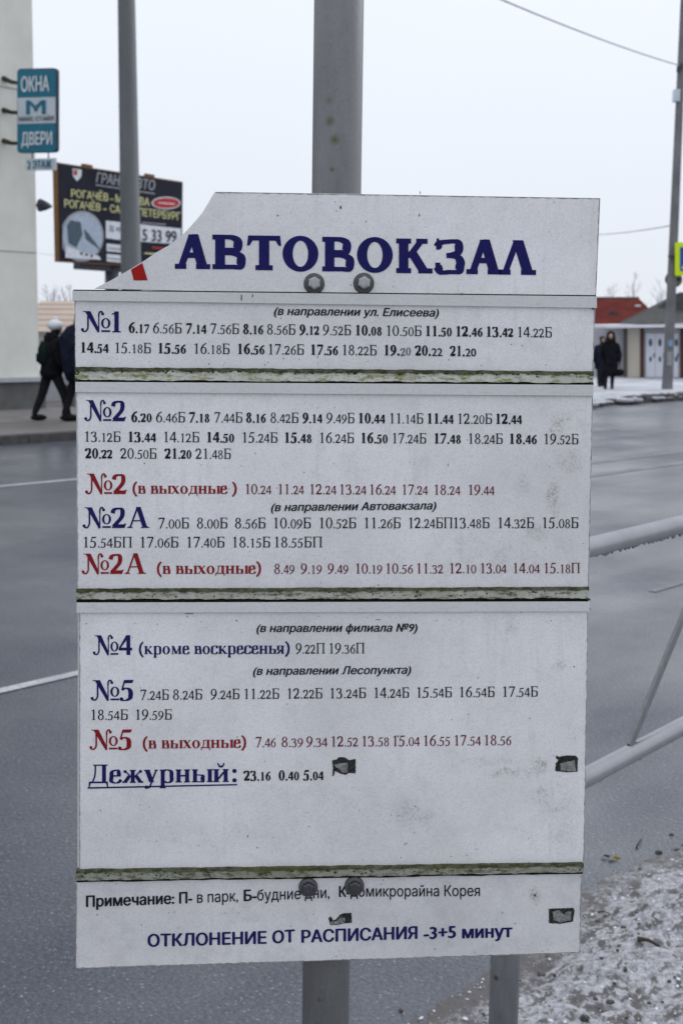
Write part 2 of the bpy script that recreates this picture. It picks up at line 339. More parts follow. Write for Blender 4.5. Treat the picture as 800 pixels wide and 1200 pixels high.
def draw(ch, g, bold):
    """returns the advance; capital height 676, x-height 461"""
    T, t, sh = g.T, g.t, g.sh; C = 676; X = 461 if not bold else 473
    if ch == '0': g.ring(250, 333, 226, 346); return 500
    if ch == '1':
        g.stem(262, 0, C, b=(1.1, 1.1), t=None); g.poly((110, 575), (118, 592 + 10), (262 + T / 2, C + 6), (262 + T / 2, 600), (262 - T / 2, 600 - T * .15)); return 500
    if ch == '2':
        g.pen([(48, 480), (90, 590), (200, 676 - T * .35), (330, 610), (375 - T * .1, 490), (330, 350), (215, 205), (70, 45)], T=T * 1.05, t=t * 1.6)
        h = T * .92; g.poly((30, 0), (425, 0), (478, 150), (452, 150), (425, h + 14), (390, h), (130, h), (30, 28)); return 500
    if ch == '3':
        g.pen([(52, 510), (105, 610), (215, 676 - t), (330 - T * .1, 600), (350 - T * .15, 500), (290, 400), (165, 345)], T=T)
        g.pen([(165, 352), (290, 340), (390 - T * .2, 270), (405 - T * .3, 160), (350, 60), (240, 6), (130, 8), (60, 45)], T=T * 1.1); g.ball(75, 50, T * .42); return 500
    if ch == '4':
        g.rect(345 - T / 2, 0, 345 + T / 2, C); g.poly((345 + T / 2, C), (345 - T / 2 - 10, C), (12, 232), (12, 162), (45, 200)); g.poly((345 - T / 2, C), (345 - T / 2, C - 120), (70, 215), (12, 215))
        g.rect(12, 155, 475, 155 + T * .62 + 12); return 500
    if ch == '5':
        h = T * .8; g.poly((150, C - h), (170, C), (425, C), (452, C + 12), (405, C - h))
        g.line((172, C - 8), (82, 345), t * 1.3)
        g.pen([(80, 352), (190, 400), (300, 370), (390 - T * .3, 280), (398 - T * .35, 175), (330, 70), (220, 6), (110, 6), (45, 40)], T=T * 1.1); g.ball(65, 48, T * .45); return 500
    if ch == '6':
        g.ring(258, 215, 215, 228); g.pen([(448, 676), (330, 630), (200, 520), (110, 370), (28 + T * .52, 210)], T=T, t=t * 1.2); return 500
    if ch == '7':
        h = T * .8; g.poly((20, 520), (45, 520), (75, C - h - 10), (110, C - h), (410, C - h), (455, C - h + 14), (455, C), (65, C)); g.poly((365, C - h), (455, C - 14), (455, C - h), (195 + T * .1, -8), (195 - T * .72, -8)); return 500
    if ch == '8':
        g.ring(250, 510, 175, 166, T=T * .9); g.ring(250, 178, 205, 190, T=T * .95); return 500
    if ch == '9':
        g.ring(242, 453, 215, 228); g.pen([(50, -10), (170, 38), (300, 148), (390, 298), (472 - T * .52, 458)], T=T, t=t * 1.2); return 500
    if ch == '.': g.ball(125, 48, T * .40 + 22); return 250
    if ch == ':': g.ball(165, 60, T * .40 + 25); g.ball(165, 400, T * .40 + 25); return 333
    if ch == '(': g.pen([(290, 700), (170, 560), (115, 370), (110, 240), (150, 40), (290, -165)], T=T * .95, t=t); return 333
    if ch == ')': g.pen([(45, 700), (165, 560), (220, 370), (225, 240), (185, 40), (45, -165)], T=T * .95, t=t); return 333
    if ch == '№':
        g.pen([(226, 560), (226, 300), (222, 130), (160, 25), (75, 30), (52, 75)], T=t * 1.35, t=t * 1.2); g.ball(58, 78, 50)
        g.rect(200, 560, 248, 640); g.poly((66, C), (290, C), (290, C - 30), (66 + 20, C - 26))
        g.poly((130, C), (300, C), (555, 120), (555, -12), (520, -12)); g.poly((130, C), (300, C), (548, 40), (515, -4))
        g.rect(536, 0, 572, 520); g.pen([(554, 500), (556, 590), (590, 655), (640, 660), (672, 600)], T=t * 1.3, t=t * 1.4); g.ball(672, 590, 48)
        g.ring(765, 290, 142, 168, T=72, t=30); g.rect(630, 8, 900, 66); return 905
    if ch == 'П': 
        w = 720 if not bold else 760; a, b_ = 60 + T * .55 + 30, w - 60 - T * .55 - 30
        g.stem(a, 0, C); g.stem(b_, 0, C); g.rect(a, C - sh * 1.25, b_, C); return w
    if ch == 'Б':
        g.stem(60 + T * .55 + 25, 0, C, t=(1, 0)); x = 85 + T * .55; g.rect(x, C - sh * 1.3, 520, C); g.poly((520, C), (530, C - 150), (505, C - 150), (470, C - sh * 1.3), (440, C - sh))
        g.pen([(x, 372), (330, 372), (450, 345), (520 - T * .4, 270), (520 - T * .4, 120), (440, 35), (330, t * .6), (x, t * .6)], T=T * 1.05, t=t * 1.2); return 580
    if ch == 'А':
        w = 720; g.slant(95, 0, 335, C, t * 1.5 if g.ext < 70 else t * 1.25); g.slant(610 - T * .3, 0, 370 - T * .1, C + (0), T * 1.12); g.poly((330, C - 60), (370 + T * .45, C - 30), (370 + T * .4, C + 6), (325, C + 6))
        g.rect(195, 215, 510, 215 + max(t, sh * 1.1)); g.serif(95, t * 1.4, 0, 1, .95, .95); g.serif(610 - T * .3, T, 0, 1); return w
    if ch == 'Л':
        w = 720; g.slant(95, 0, 335, C, t * 1.25); g.slant(610 - T * .3, 0, 370 - T * .1, C, T * 1.12); g.poly((330, C - 60), (370 + T * .45, C - 60), (370 + T * .42, C), (310, C))
        g.serif(95, t * 1.4, 0, 1, .95, .95); g.serif(610 - T * .3, T, 0, 1); return w
    if ch == 'В':
        x = 60 + T / 2 + 25; g.stem(x, 0, C, b=(1, 0), t=(1, 0))
        w_ = 125 if g.brk == 0 else 0
        for y0, y1, r in ((330, C, 470 + w_), (0, 365, 530 + w_)):
            h = t / 2; g.pen([(x, y1 - h), (r * .62, y1 - h), (r - T * .62, (y1 - h) * .85 + y0 * .15), (r - T * .45, (y0 + y1) / 2), (r - T * .62, y0 * .85 + y1 * .15), (r * .62, y0 + h), (x, y0 + h)], T=T * .92, t=t * .92)
        return 600
    if ch == 'Т':
        g.stem(330, 0, C, t=None, b=(1.2, 1.2)); g.rect(45, C - sh, 615, C); g.poly((45, C), (25, 480), (70, 480), (130, C - sh * .9), (160, C)); g.poly((615, C), (635, 480), (590, 480), (530, C - sh * .9), (500, C)); return 660
    if ch == 'О': g.ring(370, 338, 340, 352, T=T * 1.05); return 740
    if ch == 'К':
        x = 60 + T / 2 + 25; g.stem(x, 0, C); g.slant(x + 90, 300, 530, C - 20, t * 1.5); g.serif(530, t * 1.2, C, -1); g.slant(620 - T * .15, 0, 330, 420, T * 1.1); g.serif(620 - T * .15, T, 0, 1, .8, 1); return 740
    if ch == 'З':
        g.pen([(75, 520), (130, 600), (290, 676 - t * .5), (450, 625), (515 - T * .12, 520), (450, 405), (250, 352)], T=T * .92, t=t * .85); g.poly((48, 470), (60, 690), (95, 690), (150, 590), (128, 470))
        g.pen([(250, 352), (450, 330), (575 - T * .3, 235), (575 - T * .35, 150), (480, 45), (310, t * .35), (150, 30), (75, 140)], T=T * .95, t=t * .85); g.poly((28, 215), (38, 80), (120, 40), (130, 215)); return 640
    if ch == 'Д':
        w = 720; g.stem(560, 40, C, b=None, t=(0, 1)); g.rect(200, C - sh * 1.3, 600, C); g.rect(195, C - sh * 1.3, 260, C); g.pen([(265, C - 10), (262, 430), (235, 220), (165, 50)], T=t * 1.4, t=t * 1.2)
        g.rect(45, 0, 690, 60); g.poly((45, 60), (30, -170), (60, -170), (110, 0), (110, 60)); g.poly((690, 60), (705, -170), (675, -170), (625, 0), (625, 60)); return w
    x1 = 30 + g.ext * .62 + T / 2
    E0 = g.ext; g.ext = E0 * .62; r = 500
    if ch == 'о': g.ring(250, 228, 222, 245); r = 500
    elif ch == 'с': 
        g.pen([(415, 350), (350, 455), (230, 461), (110, 400), (30 + T * .5, 230), (90, 70), (210, 5), (330, 25), (425, 120)], T=T * 1.05); g.ball(370, 375, T * .48); r = 444
    elif ch == 'е':
        g.pen([(400 - T * .35, 262), (385 - T * .35, 380), (310, 455), (225, 461), (110, 400), (30 + T * .5, 230), (90, 70), (210, 5), (330, 25), (425, 120)], T=T * 1.05); g.rect(30 + T * .6, 235, 405, 235 + t * 1.4); r = 444
    elif ch == 'н': g.stem(x1, 0, X); g.stem(560 - x1, 0, X); g.rect(x1, 215, 560 - x1, 215 + t * 1.5); r = 560
    elif ch == 'к':
        g.stem(x1, 0, X); g.slant(x1 + T * .5, 220, 400, 430, t * 1.5); g.ball(410, 425, T * .42); g.slant(475 - T * .2, 0, 240, 270, T * 1.15); g.serif(475 - T * .2, T, 0, 1, .3, .8); r = 540
    elif ch == 'р':
        g.stem(x1, -205, X, t=(1, 0)); g.pen([(x1, 360), (190, 440), (300, 461), (420, 400), (500 - T * .5, 230), (430, 70), (310, 0), (x1, 60)], T=T * 1.0); r = 540
    elif ch == 'м':
        g.stem(x1, 0, X, w=t * 1.4); g.stem(690 - x1, 0, X); g.slant(x1 + 8, X, 345, 20, T * 1.05); g.slant(345, 20, 690 - x1, X, t * 1.4); r = 690
    elif ch == 'х':
        g.slant(400, 0, 115, X, T * 1.2); g.slant(95, 0, 400, X, t * 1.5); g.serif(400, T, 0, 1, .8, .8); g.serif(115, T, X, -1, .8, .8); g.serif(95, t, 0, 1); g.serif(400, t, X, -1); r = 510
    elif ch in 'вьы':
        top = ch == 'в'
        g.stem(x1, 0, X, b=(1, 0), t=(1, 0) if top else (1, 1)); h = t * .55
        g.pen([(x1, 265), (270, 265), (390, 240), (460 - T * .5, 140), (390, 30), (280, h), (x1, h)], T=T * 1.05)
        if top: g.pen([(x1, X - h), (260, X - h), (350, X - 40), (420 - T * .5, 355), (350, 265), (x1, 245)], T=T)
        r = 490
        if ch == 'ы': g.stem(640, 0, X); r = 725
    elif ch == 'я':
        g.stem(470 - x1 + 20, 0, X, b=(0, 1), t=(0, 1)); xr = 490 - x1
        g.pen([(xr, X - t * .5), (210, X - t * .5), (100, 430), (45 + T * .5, 335), (100, 230), (xr, 210)], T=T); g.slant(85, 0, 250, 215, T * .95); g.serif(80, T * .8, 0, 1, .8, 0); r = 500
    elif ch == 'д':
        g.stem(430, 30, X, b=None, t=(0, 1)); g.rect(140, X - sh * 1.3, 430, X); g.pen([(190, X - 10), (188, 280), (165, 140), (110, 40)], T=t * 1.5, t=t * 1.3)
        g.rect(25, 0, 530, 52); g.poly((25, 50), (20, -140), (45, -140), (90, 0), (90, 50)); g.poly((530, 50), (535, -140), (510, -140), (465, 0), (465, 50)); r = 555
    elif ch == 'ж':
        g.stem(375, 0, X); 
        for sg in (-1, 1):
            g.slant(375 + sg * T * .5, 225, 375 + sg * 250, 420, t * 1.6); g.ball(375 + sg * 262, 415, T * .42); g.slant(375 + sg * (305 - T * .2), 0, 375 + sg * 105, 270, T * 1.1); g.serif(375 + sg * (300 - T * .2), T, 0, 1, .5, .5)
        r = 750
    elif ch == 'у':
        g.slant(270, 20, 110, X, T * 1.25); g.serif(110, T, X, -1); g.pen([(425, X), (330, 200), (250, -30), (180, -170), (80, -180)], T=t * 1.5, t=t * 1.5); g.serif(425, t, X, -1); g.ball(85, -160, T * .48); r = 510
    elif ch in 'ий':
        g.stem(x1, 0, X); g.stem(590 - x1, 0, X); g.slant(x1 + 20, 60, 590 - x1 - 20, X - 60, t * 2.2)
        if ch == 'й': g.pen([(190, 690), (230, 590), (295, 565), (360, 590), (400, 690)], T=t * 1.2, t=T * .6)
        r = 590
    elif ch == ' ': r = 250
    g.ext = E0; return r

STYLES = {'boldnum': dict(T=162, t=52, sh=42, ext=60, brk=20), 'reg': dict(T=98, t=42, sh=34, ext=58, brk=14), 'bold': dict(T=132, t=38, sh=34, ext=62, brk=24),
          'title': dict(T=184, t=96, sh=98, ext=52, brk=0)}
GC = {}
def union(vs, fs, eps):
    """the union of simple polygons as triangles: triangulate every edge, keep the triangles that lie inside some polygon"""
    r = delaunay_2d_cdt(vs, [], fs, 0, eps)
    ov = [tuple(v) for v in r[0]]; of = [tuple(f) for f in r[2]]
    c = np.array([np.mean([ov[i] for i in f], axis=0) for f in of]); ok = np.zeros(len(of), bool)
    for f in fs:
        p = np.array([tuple(vs[i]) for i in f]); ins = np.zeros(len(of), bool)
        for k in range(len(p)):
            (x0, y0), (x1, y1) = p[k], p[(k + 1) % len(p)]
            if y0 == y1: continue
            m_ = (y0 > c[:, 1]) != (y1 > c[:, 1]); ins ^= m_ & (c[:, 0] < (x1 - x0) * (c[:, 1] - y0) / (y1 - y0) + x0)
        ok |= ins
    return ov, [f for f, k in zip(of, ok) if k]
def glyph(ch, style):
    k = (ch, style)
    if k not in GC:
        g = Glyph(**STYLES[style]); adv = draw(ch, g, style != 'reg')
        if g.pl:
            vs, fs = [], []
            for p in g.pl:
                a = sum(p[i].x * p[(i + 1) % len(p)].y - p[(i + 1) % len(p)].x * p[i].y for i in range(len(p)))
                if abs(a) < 1: continue
                if a < 0: p = p[::-1]
                fs.append(list(range(len(vs), len(vs) + len(p)))); vs += [q.to_2d() for q in p]
            GC[k] = union(vs, fs, 0.05) + (adv,)
        else: GC[k] = ([], [], adv)
    return GC[k]
def layout(parts, style):
    """parts: (text, scale) -> verts, faces in em/1000, trimmed to the ink"""
    vs, fs, x = [], [], 0.0
    for txt, sc in parts:
        for ch in txt:
            gv, gf, adv = glyph(ch, style); b = len(vs)
            vs += [(x + p[0] * sc, p[1] * sc) for p in gv]; fs += [tuple(b + i for i in f) for f in gf]; x += adv * sc - (75 if ch == '№' and txt[1:2] == '1' else 0)
    return vs, fs
SANS = {}
def sans(text, bold=0.0, shear=0.0):
    k = (text, bold, shear)
    if k in SANS: return SANS[k]
    c = bpy.data.curves.new('t', 'FONT'); c.body = text; c.shear = shear; c.resolution_u = 3
    o = bpy.data.objects.new('t', c); COL.objects.link(o)
    bpy.context.view_layer.update()
    cu = o.to_curve(bpy.context.evaluated_depsgraph_get()); kk = 1000 * .676 / .70; rings = []
    for sp_ in cu.splines:
        bp = sp_.bezier_points; n = len(bp); ring = []
        for i in range(n):
            a, b = bp[i], bp[(i + 1) % n]; p0, p1, p2, p3 = a.co, a.handle_right, b.handle_left, b.co
            straight = (p3 - p0).length * 1.002 > (p1 - p0).length + (p2 - p1).length + (p3 - p2).length
            for k in range(1 if straight else 4):
                q = k / 4; w = 1 - q; pt = p0 * w ** 3 + p1 * 3 * w * w * q + p2 * 3 * w * q * q + p3 * q ** 3; ring.append(V((pt.x * kk, pt.y * kk)))
        ring = [p for k_, p in enumerate(ring) if (p - ring[k_ - 1]).length > .5]
        if len(ring) > 2: rings.append(ring)
    o.to_curve_clear(); vs, fs = [], []
    # letters are islands along the line: fill each island of outlines by winding number
    def area(r): return sum(r[i].x * r[(i + 1) % len(r)].y - r[(i + 1) % len(r)].x * r[i].y for i in range(len(r))) / 2
    rings.sort(key=lambda r: min(p.x for p in r)); isl = []
    for r in rings:
        x0_, x1_ = min(p.x for p in r), max(p.x for p in r)
        if isl and x0_ < isl[-1][1] + .1: isl[-1][0].append(r); isl[-1][1] = max(isl[-1][1], x1_)
        else: isl.append([[r], x1_])
    for rs_, _ in isl:
        big = max(rs_, key=lambda r: abs(area(r))); sgn_ = 1 if area(big) > 0 else -1; pts = []; ed = []
        for r in rs_:
            b0 = len(pts); pts += r; ed += [(b0 + i, b0 + (i + 1) % len(r)) for i in range(len(r))]
        res = delaunay_2d_cdt(pts, ed, [], 0, .02)
        ov = [tuple(v) for v in res[0]]; of = [tuple(f) for f in res[2]]
        if not of: continue
        c_ = np.array([np.mean([ov[i] for i in f], axis=0) for f in of]); wn_ = np.zeros(len(of), int)
        for r in rs_:
            for k in range(len(r)):
                (x0, y0), (x1, y1) = r[k], r[(k + 1) % len(r)]
                if y0 == y1: continue
                left = c_[:, 0] < (x1 - x0) * (c_[:, 1] - y0) / (y1 - y0) + x0
                wn_ += (left & (y0 <= c_[:, 1]) & (y1 > c_[:, 1])).astype(int); wn_ -= (left & (y1 <= c_[:, 1]) & (y0 > c_[:, 1])).astype(int)
        b0 = len(vs); vs += ov; fs += [tuple(b0 + i for i in f) for f, w in zip(of, wn_) if w != 0]
    if bold:      # a bolder cut: the same letters laid over themselves, each layer moved a hair sideways and a hair higher
        b2, f2 = [], []
        for L_, (dx, dy) in enumerate(((0, 0), (-bold, 0), (bold, 0), (0, bold * .35), (0, -bold * .35))):
            n0 = len(b2); b2 += [(x + dx * 1000, y + dy * 1000, L_) for x, y in vs]; f2 += [tuple(n0 + i for i in f) for f in fs]
        vs, fs = b2, f2
    bpy.data.objects.remove(o); bpy.data.curves.remove(c)
    SANS[k] = (vs, fs); return SANS[k]
def fit(vf, x0, x1, y0, y1, cap):
    """ink from x0 to x1; baseline runs y0 -> y1 (photograph pixels); capital height cap"""
    vs, fs = vf; lo = min(v[0] for v in vs); hi = max(v[0] for v in vs); k = (x1 - x0) / (hi - lo); c = cap / 676.0
    o = []
    for q in vs:
        x, y = q[0], q[1]; u = x0 + (x - lo) * k; o.append((u, y0 + (y1 - y0) * (u - x0) / (x1 - x0) - y * c, q[2] if len(q) > 2 else 0))
    return o, fs
def letter_obj(name, items, surf, e, mat, parent, label=None):
    vs, fs = [], []
    for o, f in items:
        b = len(vs); vs += [surf.P(u, v, e + L_ * (.00004 if surf is BP else .002)) for u, v, L_ in o]; fs += [tuple(b + i for i in q) for q in f]
    ob = mk(name, vs, fs, mat, parent, label=label); return ob

# ================================================================== SETTING
gs = 400
mk('ground', [(-gs, -gs, -0.30), (gs, -gs, -0.30), (gs, gs * 1.5, -0.30), (-gs, gs * 1.5, -0.30)], [(0, 1, 2, 3)], M['ground_far'])['kind'] = 'structure'
NEAR, FARK = 1.95, sn(ground(40, 519))[1]
def strip(name, n0, n1, s0, s1, z, mat, thick=0.25, kind='structure'):
    bm = bmesh.new(); b_prism(bm, [rf(s0, n0, z), rf(s1, n0, z), rf(s1, n1, z), rf(s0, n1, z)], [rf(s0, n0, z - thick), rf(s1, n0, z - thick), rf(s1, n1, z - thick), rf(s0, n1, z - thick)])
    o = mkb(name, bm, mat); o['kind'] = kind; return o
strip('road', 0.6, FARK, -60, 250, 0.0, M['road'])
strip('far_pavement', FARK + 0.16, 24.6, -60, 27.6, 0.11, M['pavement_far'], 0.3)
strip('far_snowy_pavement', FARK + 0.16, 60, 27.6, 250, 0.11, M['pavement_snow'], 0.3)
# kerb stones of the far kerb, one by one where they can be told apart
kr = thing('far_kerb', rf(0, FARK + 0.08, 0), None, None); del_ = None
kr['kind'] = 'structure'
bm = bmesh.new(); base = rf(0, FARK + 0.08, 0)
b_box(bm, (0, 0, 0), D * 0.495, N * 0.075, V((0, 0, 0.17)))
bmesh.ops.bevel(bm, geom=bm.edges[:], offset=0.015, segments=1, affect='EDGES')
kme = bpy.data.meshes.new('kerb_stone'); bm.to_mesh(kme); bm.free(); kme.materials.append(M['kerb'])
for i in range(90):
    o = bpy.data.objects.new('kerb_stone', kme); COL.objects.link(o); o.parent = kr
    o.location = D * (i * 1.0 - 2) + V((0, 0, -0.035 + random.uniform(-.006, .006))) ; o.rotation_euler.z = random.uniform(-.004, .004)
# painted marks
def mark(s0, s1, n, w, mat, name='lane_marking'):
    o = mk(name, [rf(s0, n - w / 2, 0.004), rf(s1, n - w / 2, 0.004), rf(s1, n + w / 2, 0.004), rf(s0, n + w / 2, 0.004)], [(0, 1, 2, 3)], mat); o['kind'] = 'structure'
s_, n_ = sn(ground(45, 800)); n1m = n_; mark(s_ - 3.2, s_ + 0.45, n_, 0.07, M['marking']); mark(s_ + 6.5, s_ + 9.5, n_, 0.085, M['marking'])
s_, n_ = sn(ground(45, 566)); mark(s_ - 3.5, s_ + 1.2, n_, 0.11, M['marking']); mark(s_ + 8, s_ + 12, n_, 0.11, M['marking_worn'])
s_, n_ = sn(ground(782, 688)); mark(s_ - 0.22, s_ + 2.2, n_, 0.055, M['marking_worn'])
for uu, vv in ((745, 536), (760, 548)):
    s_, n_ = sn(ground(uu, vv)); mark(s_ - 6, s_ + 14, n_, 0.16, M['marking_worn'])
# near side: trodden snow with mud, beside the road
def vnoise(x, y, seed):
    r = np.random.RandomState(seed); tab = r.rand(256, 256)
    xi = np.floor(x).astype(int); yi = np.floor(y).astype(int); fx = x - xi; fy = y - yi
    fx = fx * fx * (3 - 2 * fx); fy = fy * fy * (3 - 2 * fy)
    a = tab[xi & 255, yi & 255]; b = tab[(xi + 1) & 255, yi & 255]; c = tab[xi & 255, (yi + 1) & 255]; d = tab[(xi + 1) & 255, (yi + 1) & 255]
    return (a * (1 - fx) + b * fx) * (1 - fy) + (c * (1 - fx) + d * fx) * fy
def fbm(x, y, sc, octv, seed, g=0.5):
    o = 0; a = 1; w = 0
    for k in range(octv): o = o + a * vnoise(x * sc * 2 ** k + 17 * k, y * sc * 2 ** k + 9 * k, seed + k); w += a; a *= g
    return o / w
S = np.concatenate([np.arange(-20, 1.4, 0.4), np.arange(1.4, 4.8, 0.0065), np.arange(4.8, 60, 0.5)])
Nn = np.concatenate([np.arange(-6, 0.7, 0.3), np.arange(0.7, 2.15, 0.0065)])
SS, NN = np.meshgrid(S, Nn, indexing='ij')
EDGE = 1.83 + 0.035 * (SS - 2.2).clip(-2, 3)
wig = (fbm(SS, NN, 2.2, 4, 3) - .5) * 0.16 + (fbm(SS, NN, 22, 4, 5, .7) - .5) * 0.075
inn = (EDGE - NN + wig)                                   # metres inside the verge
hgt = np.clip(inn / 0.10, 0, 1) * 0.012 + np.clip((inn - 0.10) / 0.22, 0, 1) ** 1.3 * 0.055
lump = np.clip(inn / 0.25, 0, 1)
n_big = fbm(SS, NN, 5, 3, 11); n_mid = fbm(SS, NN, 17, 3, 21); n_sm = fbm(SS, NN, 52, 3, 31, .6)
foot = np.clip((n_big - .5) * 4, -1, 1)
ZZ = -0.004 + hgt + lump * ((n_big - .5) * 0.05 + (n_mid - .5) * 0.030 + (n_sm - .5) * 0.012)
ZZ = np.where(inn < -0.02, -0.012, ZZ)
dirt = np.clip(1.0 - (inn - 0.02) / 0.20, 0, 1) * 0.62 * (0.45 + fbm(SS, NN, 9, 4, 47)) + np.clip((fbm(SS * .8, NN * 1.2, 30, 5, 41, .8) - .52) * 6.0, 0, 1) * (0.6 + 0.4 * lump) * (.45 + 1.0 * fbm(SS, NN, 4, 2, 77)) + np.clip((fbm(SS, NN, 80, 2, 44) - .62) * 4, 0, 1) * .45
dirt = dirt + np.exp(-((inn - .125 - (n_big - .5) * .12) / .022) ** 2) * np.clip((fbm(SS, NN, 16, 4, 61, .7) - .42) * 4, 0, 1) * .9
# a brown trodden patch close to the posts
cs, cn = sn(ground(530, 1165)); dirt = dirt + np.exp(-(((SS - cs) / .28) ** 2 + ((NN - cn) / .055) ** 2)) * 0.9
dirt = np.clip(dirt, 0, 1)
nS, nN = len(S), len(Nn)
P3 = SS[..., None] * np.array(D) + NN[..., None] * np.array(N); P3[..., 2] = ZZ
idx = np.arange(nS * nN).reshape(nS, nN)
q = np.stack([idx[:-1, :-1], idx[1:, :-1], idx[1:, 1:], idx[:-1, 1:]], -1).reshape(-1, 4)
me = bpy.data.meshes.new('snowy_verge'); me.vertices.add(nS * nN); me.vertices.foreach_set('co', P3.reshape(-1).astype(np.float32))
me.loops.add(q.size); me.loops.foreach_set('vertex_index', q.reshape(-1).astype(np.int32)); me.polygons.add(len(q))
me.polygons.foreach_set('loop_start', np.arange(0, q.size, 4, dtype=np.int32)); me.polygons.foreach_set('loop_total', np.full(len(q), 4, dtype=np.int32))
me.update(calc_edges=True); me.polygons.foreach_set('use_smooth', [True] * len(q))
at = me.attributes.new('dirt', 'FLOAT', 'POINT'); at.data.foreach_set('value', dirt.reshape(-1).astype(np.float32))
m, t, b = newmat('dirty_snow'); p = coord(t)
an = nd(t, 'ShaderNodeAttribute', attribute_name='dirt'); fine = noise(t, p, 170, 6, .8); f2 = noise(t, p, 45, 4, .65)
dd = math_(t, 'ADD', an.outputs['Fac'], math_(t, 'MULTIPLY', math_(t, 'SUBTRACT', fine, .5), 2.2))
grit = ramp(t, noise(t, p, 75, 5, .85), .53, .60)
snowc = mix(t, ramp(t, f2, .38, .62), (0.19, 0.188, 0.198), (0.43, 0.427, 0.45)); snowc = mix(t, math_(t, 'MULTIPLY', ramp(t, fine, .54, .66), .6), snowc, (0.74, 0.75, 0.79))
snowc = mix(t, math_(t, 'MULTIPLY', grit, .62), snowc, (0.085, 0.08, 0.078))
mud = mix(t, ramp(t, fine, .35, .65), (0.030, 0.027, 0.026), (0.11, 0.10, 0.097))
t.links.new(mix(t, ramp(t, dd, .18, .66), snowc, mud), b.inputs['Base Color']); b.inputs['Roughness'].default_value = .55
bump(t, b, math_(t, 'ADD', fine, math_(t, 'MULTIPLY', f2, 1.0)), .55, .004)
me.materials.append(m); vg = bpy.data.objects.new('snowy_verge', me); COL.objects.link(vg); vg['kind'] = 'structure'
def zat(s, n):
    i = int(np.clip(np.searchsorted(S, s), 0, nS - 1)); j = int(np.clip(np.searchsorted(Nn, n), 0, nN - 1)); return float(ZZ[i, j]), float(inn[i, j])
def lumps(name, count, sizes, mat, rng, seed):
    rnd = random.Random(seed); vs, fs = [], []
    ico = bmesh.new(); bmesh.ops.create_icosphere(ico, subdivisions=1, radius=1); iv = [v.co.copy() for v in ico.verts]; jf = [tuple(v.index for v in f.verts) for f in ico.faces]; ico.free()
    k = 0
    while k < count:
        s = rnd.uniform(1.6, 4.6); n = rnd.uniform(*rng); z, i_ = zat(s, n)
        if i_ < -0.14 or (i_ < 0.0 and rnd.random() < .93): continue
        r = sizes[0] * (sizes[1] / sizes[0]) ** (rnd.random() ** 3.2); a = rnd.uniform(0, 6.28); c = rf(s, n, max(z, 0) + r * .12)
        sx, sy, sz = r * rnd.uniform(.8, 1.5), r * rnd.uniform(.6, 1.0), r * rnd.uniform(.4, .7); b0 = len(vs)
        for v in iv:
            q_ = V((v.x * sx, v.y * sy, v.z * sz)) * rnd.uniform(.75, 1.2); vs.append(c + Matrix.Rotation(a, 3, 'Z') @ q_)
        fs += [tuple(b0 + i for i in f) for f in jf]; k += 1
    o = mk(name, vs, fs, mat, smooth=True); o['kind'] = 'stuff'; return o
M['mud'] = simple('mud', (0.07, 0.064, 0.062), .7, var=.6, scale=90, bumpd=.003)
M['snow'] = simple('snow_crumb', (0.66, 0.67, 0.73), .6, var=.15, scale=90, bumpd=.003)
tag(lumps('mud_clods', 1400, (.0012, .013), M['mud'], (1.0, 2.0), 5), 'small dark clods of mud strewn over the trodden snow', 'mud')
tag(lumps('snow_crumbs', 1800, (.0016, .007), M['snow'], (1.0, 1.8), 6), 'small crumbs of snow lying on the verge by the road', 'snow')

M['leaf'] = simple('wet_yellow_leaf', (0.30, 0.22, 0.06), .5, var=.3, scale=60); M['twig'] = simple('wet_twig', (0.05, 0.04, 0.032), .7, var=.3, scale=60)
rnd = random.Random(31)
def on_verge(u, v):
    g = ground(u, v, .02); s_, n_ = sn(g); return rf(s_, n_, max(zat(s_, n_)[0], 0) + .004)
for k, (u, v, lab) in enumerate(((719, 1001, 'yellowish wet leaf on the road edge just right of the board'), (709, 999, 'small brown leaf scrap left of the yellowish leaf'))):
    c = on_verge(u, v); bm = bmesh.new(); a = rnd.uniform(0, 3); ring = []
    for i in range(12):
        t_ = i * math.pi / 6; r = .017 * (1 - .45 * abs(math.sin(t_ * 2.5))) * (1 if k == 0 else .7); ring.append(bm.verts.new(c + V((r * 1.5 * math.cos(t_ + a), r * math.sin(t_ + a), .004 * math.sin(t_ * 2) + .003))))
    cc = bm.verts.new(c + V((0, 0, .007)))
    for i in range(12): bm.faces.new((cc, ring[i], ring[(i + 1) % 12]))
    bmesh.ops.solidify(bm, geom=bm.faces[:], thickness=.0008); tag(mkb('leaf', bm, M['leaf'] if k == 0 else M['twig']), lab, 'leaf')
for u, v, u2, v2, r, lab in ((745, 988, 752, 977, .0028, 'thin dark twig standing out of the slush at the road edge'), (640 + 105, 1127, 640 + 131, 1132, .006, 'dark stick lying on the snow at the right edge'), (700, 1066, 714, 1068, .0028, 'short pale brown twig on the snow beside the board')):
    a = on_verge(u, v); b2 = on_verge(u2, v2); bm = bmesh.new(); b_tube(bm, [a, a * .5 + b2 * .5 + V((0, 0, .006)), b2], [r, r * .8, r * .5], 7); tag(mkb('twig', bm, M['twig'], smooth=True), lab, 'twig')

